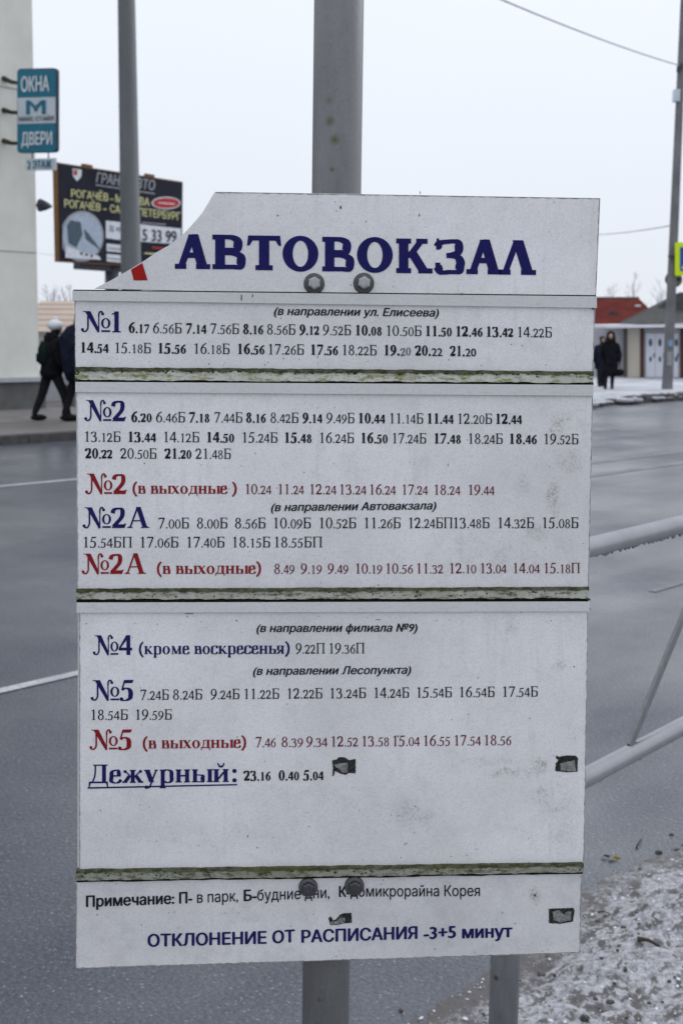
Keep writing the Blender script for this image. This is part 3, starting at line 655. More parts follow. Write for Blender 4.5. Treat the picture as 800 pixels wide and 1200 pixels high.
# ================================================================== TIMETABLE BOARD
hx = V((0.99752755, 0.06999963, 0.0035052)); vx = V((0.00324198, -0.06970002, -0.99756268))
bn = hx.cross(vx).normalized()
r0 = ray(395, 600); BP = Plane(C0 + r0 * (1.45 / r0.y), bn)
Pb = BP.P
stn = [((655, 500), 13, 22, .75, (0.22, 0.20, 0.13)), ((668, 540), 20, 20, .5, (0.26, 0.25, 0.20)), ((648, 585), 10, 30, .8, (0.20, 0.19, 0.14)), ((612, 565), 9, 18, .45, (0.25, 0.25, 0.23)),
       ((632, 625), 16, 14, .7, (0.22, 0.21, 0.17)), ((540, 636), 6, 14, .5, (0.2, 0.2, 0.17)), ((600, 905), 30, 8, .75, (0.17, 0.17, 0.13)), ((635, 897), 9, 10, .8, (0.15, 0.15, 0.11)), ((640, 940), 20, 24, .6, (0.27, 0.27, 0.25)),
       ((490, 955), 26, 22, .5, (0.28, 0.29, 0.28)), ((585, 892), 45, 9, .45, (0.32, 0.33, 0.34)), ((600, 735), 10, 12, .55, (0.26, 0.26, 0.25)), ((655, 780), 14, 10, .5, (0.3, 0.3, 0.3)),
       ((626, 1050), 8, 14, .7, (0.18, 0.17, 0.13)), ((560, 640), 70, 40, .25, (0.33, 0.33, 0.33)), ((180, 655), 60, 8, .2, (0.4, 0.4, 0.4)),
       ((400, 960), 160, 60, .28, (0.36, 0.36, 0.35)), ((170, 980), 70, 30, .3, (0.36, 0.36, 0.34)), ((620, 660), 60, 26, .3, (0.33, 0.33, 0.31)), ((300, 660), 150, 14, .22, (0.35, 0.35, 0.34)), ((660, 960), 22, 50, .4, (0.33, 0.33, 0.32)), ((370, 740), 90, 16, .2, (0.38, 0.38, 0.38))]
stn2 = [((672, 270), 14, 30, .0, (0.5, 0.5, 0.5)), ((540, 345), 6, 4, .8, (0.15, 0.15, 0.10)), ((640, 300), 18, 26, .35, (0.66, 0.67, 0.72))]
def conv(l): return [(Pb(*q), a / 1030, b_ / 1030, am, c) for q, a, b_, am, c in l]
BASE = (0.69, 0.68, 0.685)
M['sheet'] = board_material('weathered_white_sheet', BASE, conv(stn))
M['sheet_title'] = board_material('weathered_title_sheet', BASE, conv(stn2), .35)
M['sheet_foot'] = board_material('dirty_footer_sheet', tuple(x * .88 for x in BASE), conv([((626, 1050), 8, 14, .75, (0.16, 0.15, 0.11)), ((200, 1100), 110, 26, .3, (0.36, 0.36, 0.35)), ((100, 1095), 7, 40, .35, (0.62, 0.62, 0.62)), ((600, 1105), 80, 12, .35, (0.3, 0.3, 0.28)), ((420, 1075), 40, 12, .35, (0.3, 0.3, 0.28))]), .9)
M['rail_white'] = moss_material('grimy_white_rail', (0.56, 0.56, 0.56), (0.42, 0.42, 0.38), 0.10, 0.35)
M['rail_groove'] = moss_material('mossy_rail_groove', (0.55, 0.55, 0.49), (0.19, 0.20, 0.05), 0.50, 0.8)
M['rail_moss'] = moss_material('mossy_rail_lip', (0.12, 0.122, 0.085), (0.036, 0.040, 0.014), 0.8, 1.2)
M['rail_moss_dark'] = moss_material('mossy_lower_rail', (0.42, 0.42, 0.37), (0.085, 0.09, 0.05), 0.50, .8)
M['rail_bottom'] = moss_material('mossy_bottom_rail', (0.28, 0.28, 0.235), (0.07, 0.075, 0.04), 0.55, .9)
M['edge_dark'] = simple('dark_panel_edge', (0.06, 0.06, 0.055), .8, var=.3, scale=120)
bbase = Pb(395, 1127, -.02)
board = thing('timetable_board', bbase, 'large white bus timetable board bolted to the grey pole, headed with the blue station name', 'bus timetable')
def slab(name, px, e0, e1, mat, parent, rim=None, label=None, bev=.0004):
    bm = bmesh.new(); b_prism(bm, [Pb(u, v, e1) for u, v in px], [Pb(u, v, e0) for u, v in px])
    if bev:
        bmesh.ops.bevel(bm, geom=bm.edges[:], offset=bev, segments=1, affect='EDGES')
    return mkb(name, bm, mat, parent, label=label)
curve_pts = [(111, 338), (131, 328), (153.5, 315), (170, 305), (182, 296.5), (197, 288), (211, 278), (221, 268), (230, 258), (238, 248), (244, 238), (248, 231), (252, 224.5)]
pt_ = slab('title_panel', curve_pts + [(703, 232), (698, 347.5), (300, 343)], -.003, 0, M['sheet_title'], board, bev=.0003)
P1 = slab('route_panel', [(87.5, 352), (697, 360), (694.5, 438), (88.5, 433)], -.003, 0, M['sheet'], board)
P2 = slab('route_panel', [(89.5, 458), (694.5, 463), (689.5, 691), (91, 693)], -.003, 0, M['sheet'], board)
P3_ = slab('route_panel', [(93, 716), (689, 714), (684, 1014), (93, 1021)], -.003, 0, M['sheet'], board)
P4 = slab('footer_panel', [(89.5, 1030), (681.5, 1018), (679.5, 1117), (88.8, 1135.5)], -.0035, -.0005, M['sheet_foot'], board)
slab('backing_sheet', [(91, 705), (689.5, 703), (684.5, 1016), (90.5, 1024)], -.0065, -.0035, M['rail_white'], board)
def lerpv(l, u): return l[0][1] + (l[1][1] - l[0][1]) * (u - l[0][0]) / (l[1][0] - l[0][0])
def rail_piece(name, parent, u0, u1, top, bot, e0, e1, mat, seg=1, jt=0.0, jb=0.0, seed=1):
    rnd = random.Random(seed); fr = [[], []]; bk = [[], []]; j0 = j1 = 0
    for i in range(seg + 1):
        u = u0 + (u1 - u0) * i / seg
        j0 = j0 * .6 + rnd.uniform(-jt, jt); j1 = j1 * .6 + rnd.uniform(-jb, jb)
        vt, vb = lerpv(top, u) + j0, lerpv(bot, u) + j1; ee = e1 + (rnd.uniform(-.0006, .0006) if jt or jb else 0)
        fr[0].append(Pb(u, vt, ee)); fr[1].append(Pb(u, vb, ee)); bk[0].append(Pb(u, vt, e0)); bk[1].append(Pb(u, vb, e0))
    vs = fr[0] + fr[1] + bk[0] + bk[1]; n = seg + 1; fs = []
    for i in range(seg):
        fs += [(i, i + 1, n + i + 1, n + i), (2 * n + i, 2 * n + i + 1, i + 1, i), (n + i, n + i + 1, 3 * n + i + 1, 3 * n + i), (3 * n + i, 3 * n + i + 1, 2 * n + i + 1, 2 * n + i)]
    fs += [(0, n, 3 * n, 2 * n), (n - 1, 3 * n - 1, 4 * n - 1, 2 * n - 1)]
    o = mk(name, vs, fs, mat, parent); bm = bmesh.new(); bm.from_mesh(o.data); bmesh.ops.recalc_face_normals(bm, faces=bm.faces); bm.to_mesh(o.data); bm.free(); return o
L2 = lambda a, b_: ((90, a), (694, b_))
# rail under the title
r1 = rail_piece('rail', board, 85.5, 698, L2(341, 347.5), L2(352.5, 361), -.0035, .0032, M['rail_white'])
rail_piece('rail_shadow_gap', r1, 86, 697.5, L2(339.4, 345.9), L2(341.2, 347.5), -.0035, .0004, M['gap_shade'])
# mossy H rails: upper lip, groove, black strip painting the shade in the gap, lower flange
r2 = rail_piece('rail', board, 89, 694, L2(447.6, 451), L2(459.5, 463.8), -.0035, .0032, M['rail_white'])
rail_piece('rail_lip', r2, 88.5, 694, L2(430.2, 435.3), L2(434.2, 439.3), -.0035, .0040, M['rail_moss'], 160, .35, .9, 3)
rail_piece('rail_groove', r2, 88.5, 694, L2(433.6, 438.8), L2(445.2, 448.6), -.0035, .0022, M['rail_groove'], 150, .3, .5, 4)
rail_piece('rail_gap_shade', r2, 88.5, 693.5, L2(444.6, 448.0), L2(448.2, 451.6), -.0035, .0006, M['gap_shade'])
r3 = rail_piece('rail', board, 90.5, 689.5, L2(705.8, 704.6), L2(717.6, 716), -.0035, .0030, M['rail_white'])
rail_piece('rail_lip', r3, 90, 689, L2(689.6, 687.6), L2(693.4, 691.2), -.0035, .0036, M['rail_moss'], 160, .3, .8, 5)
rail_piece('rail_groove', r3, 90, 689, L2(692.6, 690.4), L2(702.2, 700.6), -.0035, .0022, M['rail_moss_dark'], 150, .3, .6, 6)
rail_piece('rail_gap_shade', r3, 90, 688.8, L2(701.4, 699.8), L2(706.2, 704.8), -.0035, .0008, M['gap_shade'])
r4 = rail_piece('rail', board, 90, 682.5, L2(1019, 1010.8), L2(1030.8, 1020.8), -.0035, .0040, M['rail_bottom'], 160, .3, .5, 7)
rail_piece('rail_lip', r4, 90, 682.5, L2(1018.2, 1010), L2(1021.6, 1013.4), -.0035, .0050, M['rail_moss'], 160, .3, .7, 8)
rail_piece('rail_gap_shade', r4, 90, 682, L2(1030.4, 1020.4), L2(1034.0, 1023.4), -.0035, .0010, M['gap_shade'], 60, .1, .4, 9)  # shade under the bottom rail, painted as a black strip
M['moss'] = simple('moss_tuft', (0.045, 0.050, 0.016), .95, var=.6, scale=200)
# moss cushions in the corners and along the rails (nobody could count them)
bm = bmesh.new(); rnd = random.Random(4)
def tuft(u, v, e, r): b_ball(bm, Pb(u, v, e), r * rnd.uniform(.8, 1.6), r * .4, r * rnd.uniform(.6, 1), 6, 4)
for i in range(420):
    k = rnd.random(); u = rnd.uniform(90, 690)
    if k < .55: tuft(u, lerpv(L2(433.6, 438.4), u) + abs(rnd.gauss(0, 1.2)), .0022, rnd.uniform(.0004, .0014))
    elif k < .75: tuft(u, lerpv(L2(691.5, 690), u) + rnd.uniform(0, 8), .0022, rnd.uniform(.0004, .0013))
    else: tuft(min(u, 680), lerpv(L2(1021, 1012), u) + rnd.uniform(-1, 7), .0042, rnd.uniform(.0004, .0014))
for cu, cv, w in ((692, 440, 4), (692, 449, 2.2), (90, 437, 2.6), (90, 446, 2), (694, 361, 1.4), (688, 703, 2.4), (688, 714, 1.4), (679, 1014, 2.4), (91, 1028, 2)):
    for i in range(26): tuft(min(max(cu + rnd.gauss(0, 1) * w * .6, 89), 694), cv + rnd.gauss(0, 1) * w * .6, .0026, rnd.uniform(.0003, .0009))
ms = mkb('moss', bm, M['moss'], board, smooth=True); ms['kind'] = 'stuff'
# red emblem fragment on the title panel
mk('red_mark', [Pb(u, v, .0006) for u, v in ((153.8, 316), (167, 308.2), (173.2, 328.5), (157, 328.5))], [(0, 1, 2, 3)], M['title_red'], pt_)
# title
TT = [('А', 205, 246.5, 315), ('В', 249, 288, 315.4), ('Т', 289.5, 329.5, 316.4), ('О', 331, 373, 317.4), ('В', 377.5, 415, 318), ('О', 418, 460, 318.8), ('К', 464, 506.5, 320), ('З', 508, 544.5, 320.6), ('А', 546, 587.5, 321.2), ('Л', 583.5, 627.5, 321.8)]
letter_obj('title_lettering', [fit(layout([(c, 1)], 'title'), a, b_, y, y + .5, 40.5) for c, a, b_, y in TT], BP, .0006, M['print_title_blue'], pt_)

E_ = .0005
def row(panel, y0, y1, xa, xb, toks, mat='print_black', hs=12.2, ms_=.84):
    items = {'reg': [], 'bold': []}
    for tok in toks:
        txt, x0, x1 = tok[:3]; st = 'bold' if len(tok) > 3 and tok[3] == 'b' else 'reg'
        h, _, rest = txt.partition('.'); mm = rest[:2]; suf = rest[2:]
        ya = y0 + (y1 - y0) * (x0 - xa) / (xb - xa); yb = y0 + (y1 - y0) * (x1 - xa) / (xb - xa)
        items[st].append(fit(layout([(h, 1), ('.' + mm, ms_), (suf, 1)], 'boldnum' if st == 'bold' else st), x0, x1, ya, yb, hs))
    for st in items:
        for it in items[st]: letter_obj('departure_time', [it], BP, E_, M[mat], panel)
def head(panel, txt, x0, x1, y0, y1, cap, mat, style='bold', name='route_number'):
    letter_obj(name, [fit(layout([(txt, 1)], style), x0, x1, y0, y1, cap)], BP, E_, M[mat], panel)
def note(panel, txt, x0, x1, y0, y1, cap=9.0, mat='print_black', bold=.026, shear=.22, name='direction_note'):
    letter_obj(name, [fit(sans(txt, bold, shear), x0, x1, y0, y1, cap)], BP, E_, M[mat], panel)
B_ = 'b'
note(P1, '(в направлении ул. Елисеева)', 321, 514, 369, 371)
head(P1, '№1', 95, 142, 389, 389.5, 24.5, 'print_blue')
row(P1, 390, 395.5, 150, 646, [('6.17', 151, 175, B_), ('6.56Б', 179.5, 213), ('7.14', 218, 242, B_), ('7.56Б', 246.5, 280), ('8.16', 285, 308.5, B_), ('8.56Б', 313, 346), ('9.12', 351, 374, B_), ('9.52Б', 378.5, 411), ('10.08', 417, 447, B_), ('10.50Б', 453, 493.5), ('11.50', 499, 529, B_), ('12.46', 534.5, 565, B_), ('13.42', 570, 601, B_), ('14.22Б', 606.5, 646)])
row(P1, 413.2, 417.6, 95, 558, [('14.54', 95.5, 127.5, B_), ('15.18Б', 135.5, 177), ('15.56', 186, 218, B_), ('16.18Б', 228, 269), ('16.56', 279, 310, B_), ('17.26Б', 315, 356), ('17.56', 364.5, 396, B_), ('18.22Б', 401.5, 441)])
# the last three are hand-corrected: print hours, scrawled minutes
for h, a, b_, y in (('19', 450.5, 468, 416.4), ('20', 485.5, 504.5, 416.8), ('21', 526.5, 544, 417.4)): letter_obj('departure_time', [fit(layout([(h + '.', 1)], 'boldnum'), a, b_, y, y, 12.2)], BP, E_, M['print_black'], P1)
letter_obj('corrected_minutes', [fit(layout([('20', 1)], 'bold'), 468.5, 481, 417.6, 416.2, 9.4)], BP, E_, M['print_faded'], P1)
for h, a, b_, y in (('22', 505.5, 518, 417.2), ('20', 545, 557.5, 417.6)): letter_obj('corrected_minutes', [fit(sans(h, .02), a, b_, y, y, 9.2)], BP, E_, M['print_black'], P1)
head(P2, '№2', 99, 148, 493.3, 493.7, 24.5, 'print_blue')
row(P2, 494.6, 497, 154, 611, [('6.20', 154, 178, B_), ('6.46Б', 183, 217), ('7.18', 221.5, 245.5, B_), ('7.44Б', 251, 284), ('8.16', 288.5, 311.5, B_), ('8.42Б', 317, 349.5), ('9.14', 354.5, 377.5, B_), ('9.49Б', 382.5, 415), ('10.44', 420.5, 451, B_), ('11.14Б', 457, 495.5), ('11.44', 501, 531, B_), ('12.20Б', 536.5, 576), ('12.44', 581, 611, B_)])
row(P2, 517.6, 520.6, 100, 677, [('13.12Б', 100, 141.5), ('13.44', 151, 183, B_), ('14.12Б', 192.5, 233.5), ('14.50', 243, 274.5, B_), ('15.24Б', 284.5, 325), ('15.48', 334, 365, B_), ('16.24Б', 375, 414.5), ('16.50', 423.5, 454, B_), ('17.24Б', 460, 499), ('17.48', 509, 539.5, B_), ('18.24Б', 549, 588.5), ('18.46', 597, 628.5, B_), ('19.52Б', 637.5, 677)])
row(P2, 537.2, 537.8, 99, 270, [('20.22', 99.5, 132, B_), ('20.50Б', 141, 183.5), ('21.20', 192.5, 224.5, B_), ('21.48Б', 229, 270.5)])
head(P2, '№2', 100, 149, 579, 579, 24, 'print_red')
head(P2, '(в выходные )', 155.5, 277.5, 578.4, 578.6, 13.3, 'print_red', name='weekend_note')
row(P2, 579, 580, 288, 579, [('10.24', 288, 318), ('11.24', 326.5, 356), ('12.24', 363.5, 394), ('13.24', 398.5, 429), ('16.24', 433.5, 463.5), ('17.24', 471.5, 501), ('18.24', 509, 539), ('19.44', 549, 579)], 'print_dark_red', 12)
note(P2, '(в направлении Автовакзала)', 317.5, 511, 599, 596.8)
head(P2, '№2А', 97, 175, 619, 618.6, 24.5, 'print_blue')
row(P2, 619.2, 618.8, 185, 677, [('7.00Б', 185.5, 221.5), ('8.00Б', 231, 266.5), ('8.56Б', 275.5, 311), ('10.09Б', 321, 364), ('10.52Б', 374.5, 417), ('11.26Б', 427, 469), ('12.24БП', 479, 530), ('13.48Б', 531.5, 573), ('14.32Б', 583.5, 625), ('15.08Б', 635.5, 677)], hs=12.6)
row(P2, 641.6, 641.4, 98, 377, [('15.54БП', 98.5, 155), ('17.06Б', 165, 209), ('17.40Б', 219.5, 263), ('18.15Б', 273, 316.5), ('18.55БП', 322, 377.5)], hs=12.6)
head(P2, '№2А', 96, 171, 672.8, 672.4, 24, 'print_red')
head(P2, '(в выходные)', 184, 306, 672.5, 672.2, 13.6, 'print_red', name='weekend_note')
row(P2, 672.4, 671.5, 321, 679, [('8.49', 321.5, 345), ('9.19', 352.5, 377), ('9.49', 384, 408), ('10.19', 417, 447.5), ('10.56', 452.5, 483.5), ('11.32', 488.5, 519), ('12.10', 527, 557.5), ('13.04', 563, 593), ('14.04', 601.5, 632), ('15.18П', 637.5, 679)], 'print_dark_red', 12)
note(P3_, '(в направлении филиала №9)', 300.5, 489, 740.6, 740)
head(P3_, '№4', 109, 155, 767.6, 767.4, 23.2, 'print_blue')
head(P3_, '(кроме воскресенья)', 163, 339.5, 766.6, 766, 13.8, 'print_blue', name='weekday_note')
row(P3_, 766, 765.6, 346, 427, [('9.22П', 346.5, 380.5), ('19.36П', 386, 427)], hs=12.4)
note(P3_, '(в направлении Лесопункта)', 296.5, 481.5, 790.8, 789.4)
head(P3_, '№5', 106.5, 157, 821, 820.6, 24, 'print_blue')
row(P3_, 820.2, 816.2, 164, 629, [('7.24Б', 164.5, 198), ('8.24Б', 203, 237), ('9.24Б', 247, 280.5), ('11.22Б', 286.5, 327), ('12.22Б', 337, 377.5), ('13.24Б', 387, 428.5), ('14.24Б', 438.5, 479), ('15.54Б', 488.5, 529), ('16.54Б', 538.5, 579), ('17.54Б', 589, 629.5)])
row(P3_, 843.6, 843.2, 107, 201, [('18.54Б', 107.5, 150), ('19.59Б', 159.5, 201.5)])
head(P3_, '№5', 105, 155, 878.6, 878.2, 23.5, 'print_red')
head(P3_, '(в выходные)', 167.5, 288.5, 877.2, 876, 13.6, 'print_red', name='weekend_note')
row(P3_, 875.6, 873, 300, 598, [('7.46', 299.5, 323), ('8.39', 330, 355), ('9.34', 359, 383.5), ('12.52', 388.5, 419.5), ('13.58', 424.5, 455.5), ('15.04', 460.5, 491.5), ('16.55', 496.5, 527), ('17.54', 532.5, 563), ('18.56', 567.5, 598.5)], 'print_dark_red', 12.2)
head(P3_, 'Дежурный:', 104, 277.5, 917.8, 916.2, 21.8, 'print_blue', name='duty_bus_lettering')
mk('underline', [Pb(u, v, E_) for u, v in ((103, 922.4), (277.8, 918.6), (277.8, 920.2), (103, 924.2))], [(0, 1, 2, 3)], M['print_blue'], P3_)
row(P3_, 914.8, 914, 285, 379, [('23.16', 285, 317, B_), ('0.40', 326.5, 350.5, B_), ('5.04', 355, 379, B_)], hs=12)
ef = -.0005 + .0005
def foot(txt, x0, x1, y0, y1, cap, bold, mat='print_black'):
    letter_obj('footnote_lettering', [fit(sans(txt, bold), x0, x1, y0, y1, cap)], BP, ef, M[mat], P4)
def fy(u): return 1062.8 + (1052.2 - 1062.8) * (u - 101) / 285 if u < 390 else 1050.9
for txt, a, b_, bo in (('Примечание:', 101, 204.5, .034), ('П-', 210, 225.5, .034), ('в парк,', 231, 279, .007), ('Б-', 285.5, 301, .034), ('будние дни,', 301.5, 386, .007)):
    foot(txt, a, b_, fy(a), fy(b_), 12.6, bo)
foot('К-', 397, 410, 1051, 1050.8, 12, .034); foot('домикрорайна Корея', 410.5, 562, 1050.8, 1050, 12.4, .007)
def fy2(u): return 1109.4 + (1098 - 1109.4) * (u - 173) / (600 - 173)
for txt, a, b_ in (('ОТКЛОНЕНИЕ', 173, 312.5), ('ОТ', 319, 345.5), ('РАСПИСАНИЯ', 353, 489), ('-3+5', 496, 534), ('минут', 541, 600)):
    foot(txt, a, b_, fy2(a), fy2(b_) - (1.0 if 300 < a < 500 else 0), 14, .036, 'print_blue')
# torn sticker remains
M['sticker_dark'] = simple('torn_sticker_dark', (0.024, 0.024, 0.024), .85, var=.8, scale=300)
M['sticker_grey'] = simple('torn_sticker_paper', (0.18, 0.18, 0.176), .85, var=.55, scale=260)
rag_r = random.Random(21)
def rag(px, j):
    o = []
    for i, a in enumerate(px):
        b = px[(i + 1) % len(px)]; L = math.hypot(b[0] - a[0], b[1] - a[1]); n = max(1, int(L / 1.3))
        for k in range(n): f = k / n; o.append((a[0] + (b[0] - a[0]) * f + rag_r.uniform(-j, j), a[1] + (b[1] - a[1]) * f + rag_r.uniform(-j, j)))
    return o
def patch(parent, o_, i_, e=0.0):
    o_ = rag(o_, .32); i_ = rag(i_, .38)
    d_ = mk('torn_sticker', [Pb(u, v, e + .0006) for u, v in o_], [tuple(range(len(o_)))], M['sticker_dark'], parent)
    if i_: mk('paper_remnant', [Pb(u, v, e + .0010) for u, v in i_], [tuple(range(len(i_)))], M['sticker_grey'], parent)
patch(P3_, [(389, 891), (394, 889.8), (397, 887.5), (404, 887.3), (408, 890.5), (416.3, 889.5), (416.5, 906), (408, 905.5), (405.5, 908), (401, 907), (397, 905.5), (392, 903.5), (391.4, 908.8), (389, 909.4), (390, 902)], [(391, 896), (396, 894.5), (402, 894), (407.5, 893.5), (407, 905), (401, 905.8), (399, 902), (394, 899)])
patch(P3_, [(650.7, 885.4), (655, 887), (658.5, 885.8), (664, 885), (674, 885.2), (676.5, 888), (676, 904), (665, 904.8), (650, 903.5), (650.5, 894.5), (654, 890.5), (651, 889)], [(655.5, 894.5), (672.5, 890.5), (674, 903.8), (656.5, 903)])
patch(P4, [(384.8, 1076), (386.5, 1074), (389, 1075.5), (390, 1078.5), (394, 1077), (398, 1072), (403, 1070), (411.5, 1069.8), (412.3, 1081.5), (403, 1082), (396, 1083.8), (387, 1084)], [(387, 1080), (394, 1079.4), (399, 1074.5), (404, 1076), (403, 1081), (396, 1083.2), (387.4, 1083.2)], -.0005)
patch(P4, [(642.5, 1065), (671.5, 1063.8), (672.5, 1067), (671, 1080), (656, 1082.5), (642.8, 1082)], [(647, 1068), (655, 1066.5), (660, 1072), (663, 1068), (669, 1068), (668, 1078), (656, 1081), (648, 1078)], -.0005)
# grime gathered along the sheet edges
M['edge_grime'] = simple('edge_grime', (0.20, 0.20, 0.185), .8, var=.6, scale=160)
def edging(panel, segs, e):
    for (a, b, w) in segs:
        vs, fs = [], []; L = math.hypot(b[0] - a[0], b[1] - a[1]); nx, ny = -(b[1] - a[1]) / L, (b[0] - a[0]) / L; n = max(2, int(L / 4))
        for k in range(n + 1):
            f = k / n; u, v = a[0] + (b[0] - a[0]) * f, a[1] + (b[1] - a[1]) * f; ww = w * rag_r.uniform(.3, 1.25)
            vs += [Pb(u, v, e), Pb(u + nx * ww, v + ny * ww, e)]
            if k: i = len(vs); fs.append((i - 4, i - 3, i - 1, i - 2))
        mk('edge_grime', vs, fs, M['edge_grime'], panel)
edging(pt_, [((253, 225), (702.6, 232.4), 1.0), ((702.4, 232.6), (697.6, 346), .9)], .0004)
edging(P1, [((696.5, 361), (694.2, 436), .9), ((88.2, 432), (87.9, 353), .7)], .0004)
edging(P2, [((694, 465), (689.2, 688), .9), ((91.4, 690), (90, 460), .7)], .0004)
edging(P3_, [((688.6, 718), (683.8, 1010), .9), ((93.4, 1018), (93.4, 719), .9)], .0004)
edging(P4, [((681, 1026), (679.2, 1116), 1.0), ((679, 1116.6), (89.3, 1135), .9), ((89, 1134), (89.8, 1036), .7)], -.0001)
# small chips, drips and specks with a shape of their own
bm = bmesh.new(); rnd = random.Random(12)
for k in range(110):
    u, v = rnd.uniform(96, 680), rnd.choice([rnd.uniform(236, 270), rnd.uniform(420, 428), rnd.uniform(542, 552), rnd.uniform(722, 732), rnd.uniform(930, 1006), rnd.uniform(930, 1006), rnd.uniform(1066, 1088), rnd.uniform(1112, 1116)])
    if (u < 250 and v < 330) or (v > 1100 and u < 500): continue
    r = rnd.uniform(.3, .9); q_ = [bm.verts.new(Pb(u + r * rnd.uniform(.5, 1.1) * math.cos(a), v + r * rnd.uniform(.5, 1.6) * math.sin(a), .0008)) for a in [0, 1.2, 2.5, 3.8, 5.0]]; bm.faces.new(q_)
for u, v, w, h in ((399, 243, 2, 5), (491, 252, 1.2, 4), (283, 349, 1.4, 9), (296, 347, 1.2, 5), (466, 862.5, 1.5, 3), (672, 781, 1.5, 2), (626, 1049, 3, 3), (372, 418, .8, 3), (540, 345, 5, 2), (492, 226, 1, 5), (443, 726, 7, .8), (222, 719, 12, .8)):
    q_ = [bm.verts.new(Pb(u + w * .5 * math.cos(a), v + h * .5 * math.sin(a), .0009 if v > 362 or v < 340 else .0036)) for a in [0, .8, 1.9, 2.9, 3.9, 5.2]]; bm.faces.new(q_)
sp = mkb('dirt_specks', bm, M['edge_dark'], board); sp['kind'] = 'stuff'

# bolts with washers
M['bolt'] = metal_paint('zinc_bolt', (0.31, 0.31, 0.315), .28, .95, [], sc=220)
M['bolt_dark'] = metal_paint('weathered_bolt', (0.07, 0.07, 0.075), .36, .7, [], sc=220)
M['washer'] = metal_paint('weathered_washer', (0.085, 0.085, 0.088), .5, .6, [], sc=220)
def lathe_on(bm, c, n_, prof, seg, rot=0.0):
    a = hx; b_ = n_.cross(a); rings = []
    for r, h in prof: rings.append([bm.verts.new(c + n_ * h + (a * math.cos(rot + k * 2 * math.pi / seg) + b_ * math.sin(rot + k * 2 * math.pi / seg)) * r) for k in range(seg)])
    for x, y in zip(rings, rings[1:]):
        for k in range(seg): bm.faces.new((x[k], x[(k + 1) % seg], y[(k + 1) % seg], y[k]))
    bm.faces.new(rings[-1])
BN = BP.n
for u, v, dk, rr in ((368, 332.5, 0, .0118), (426, 332, 0, .0118), (361, 1039.5, 1, .0112), (415, 1038, 1, .0115)):
    c = Pb(u, v, 0); mat = M['bolt_dark'] if dk else M['bolt']
    bm = bmesh.new(); lathe_on(bm, c, BN, [(rr, 0.0), (rr, .0012), (rr * .93, .0024), (rr * .72, .0034), (rr * .70, .0036)], 28)
    bo = mkb('bolt', bm, M['washer'], board, smooth=False)
    bm = bmesh.new(); lathe_on(bm, c, BN, [(.0075, .0034), (.0075, .0082), (.0062, .0092), (.0045, .0094)], 6, .45); mkb('bolt_head', bm, mat, bo)
    bm = bmesh.new(); lathe_on(bm, c, -BN, [(.004, .0), (.004, .085)], 10); mkb('bolt_shank', bm, mat, bo)

# ------------------------------------------------------------------ pole carrying the board
def cpt(u, v): 
    return BP.P(u, v, 0) if False else (lambda r: C0 + r * (((BP.p - BN * .042) - C0).dot(BN) / r.dot(BN)))(ray(u, v))
a_, b_ = cpt(397, 10), cpt(381.5, 1190)
ax = (a_ - b_).normalized()
low = b_ + ax * ((-.2 - b_.z) / ax.z); hi_ = b_ + ax * ((3.1 - b_.z) / ax.z)
spots = [(cpt(380, 28) + BN * .028, .0035), (cpt(383, 124) + BN * .028, .0035), (cpt(384.5, 148) + BN * .028, .0048), (cpt(390.5, 170) + BN * .028, .0048), (cpt(387, 204) + BN * .028, .0018), (cpt(372, 1160) + BN * .028, .003)]
M['pole'] = metal_paint('grey_painted_steel', (0.14, 0.142, 0.145), .5, .2, spots, (0.055, 0.05, 0.012), 30)
pole = thing('sign_pole', low + V((0, 0, .2)), 'round grey steel pole carrying the timetable board, rust spotted', 'sign pole')
bm = bmesh.new(); b_tube(bm, [low, hi_], .0285, 40); ob = mkb('shaft', bm, M['pole'], pole, smooth=True)
bm = bmesh.new(); b_tube(bm, [hi_, hi_ + ax * .01], [.031, .025], 24); mkb('pole_cap', bm, M['pole'], pole)
for vv in (332, 1039):       # clamp bars behind the sheet
    c = cpt(394 if vv < 600 else 385, vv) - BN * .033
    bm = bmesh.new(); b_box(bm, c, hx * .04, BN * .003, vx * .012); mkb('clamp_bar', bm, M['bolt_dark'], pole)

# ------------------------------------------------------------------ railing on the verge
M['rail_paint'] = simple('pale_grey_railing_paint', (0.34, 0.345, 0.36), .30, metal=.6, var=.09, scale=14, spec=.5)
pst = [(C0 + ray(u, v) * (2.31 / ray(u, v).y), r) for u, v, r in ((581, 1146, .006), (590, 1157, .004), (586, 1190, .005))]
M['post_paint'] = metal_paint('grey_railing_post_paint', (0.17, 0.174, 0.182), .5, .15, pst, (0.02, 0.018, 0.015), sc=60)
M['ice'] = simple('dirty_ice_drops', (0.25, 0.25, 0.27), .2, var=.3, scale=200)
AR = math.radians(39.3); DR = V((math.sin(AR), math.cos(AR), 0))
r_ = ray(590.5, 1160); pb = C0 + r_ * (2.33 / r_.y); post0 = V((pb.x, pb.y, 0))
side = V((-DR.y, DR.x, 0))
RP = Plane(post0, side)
zt = RP.P(745, 627.7).z; zb = RP.P(745, 879.5).z
rl = thing('roadside_railing', post0, 'pale grey tubular roadside railing ending behind the timetable board', 'railing')
def rail_pt(s, z): return post0 + DR * s + V((0, 0, z))
SP = 2.0
for k in range(4):
    bm = bmesh.new(); b_tube(bm, [rail_pt(SP * k, -.15), rail_pt(SP * k, zt + (.02 if k == 0 else 0))], .0285, 28); mkb('post', bm, M['post_paint'], rl, smooth=True)
for z, nm in ((zt, 'top_tube'), (zb, 'lower_tube')):
    bm = bmesh.new(); b_tube(bm, [rail_pt(0.0, z), rail_pt(SP * 3, z)], .0205, 28); mkb(nm, bm, M['rail_paint'], rl, smooth=True)
def s_on(u, v, z):
    p_ = RP.P(u, v); return (p_ - post0).dot(DR)
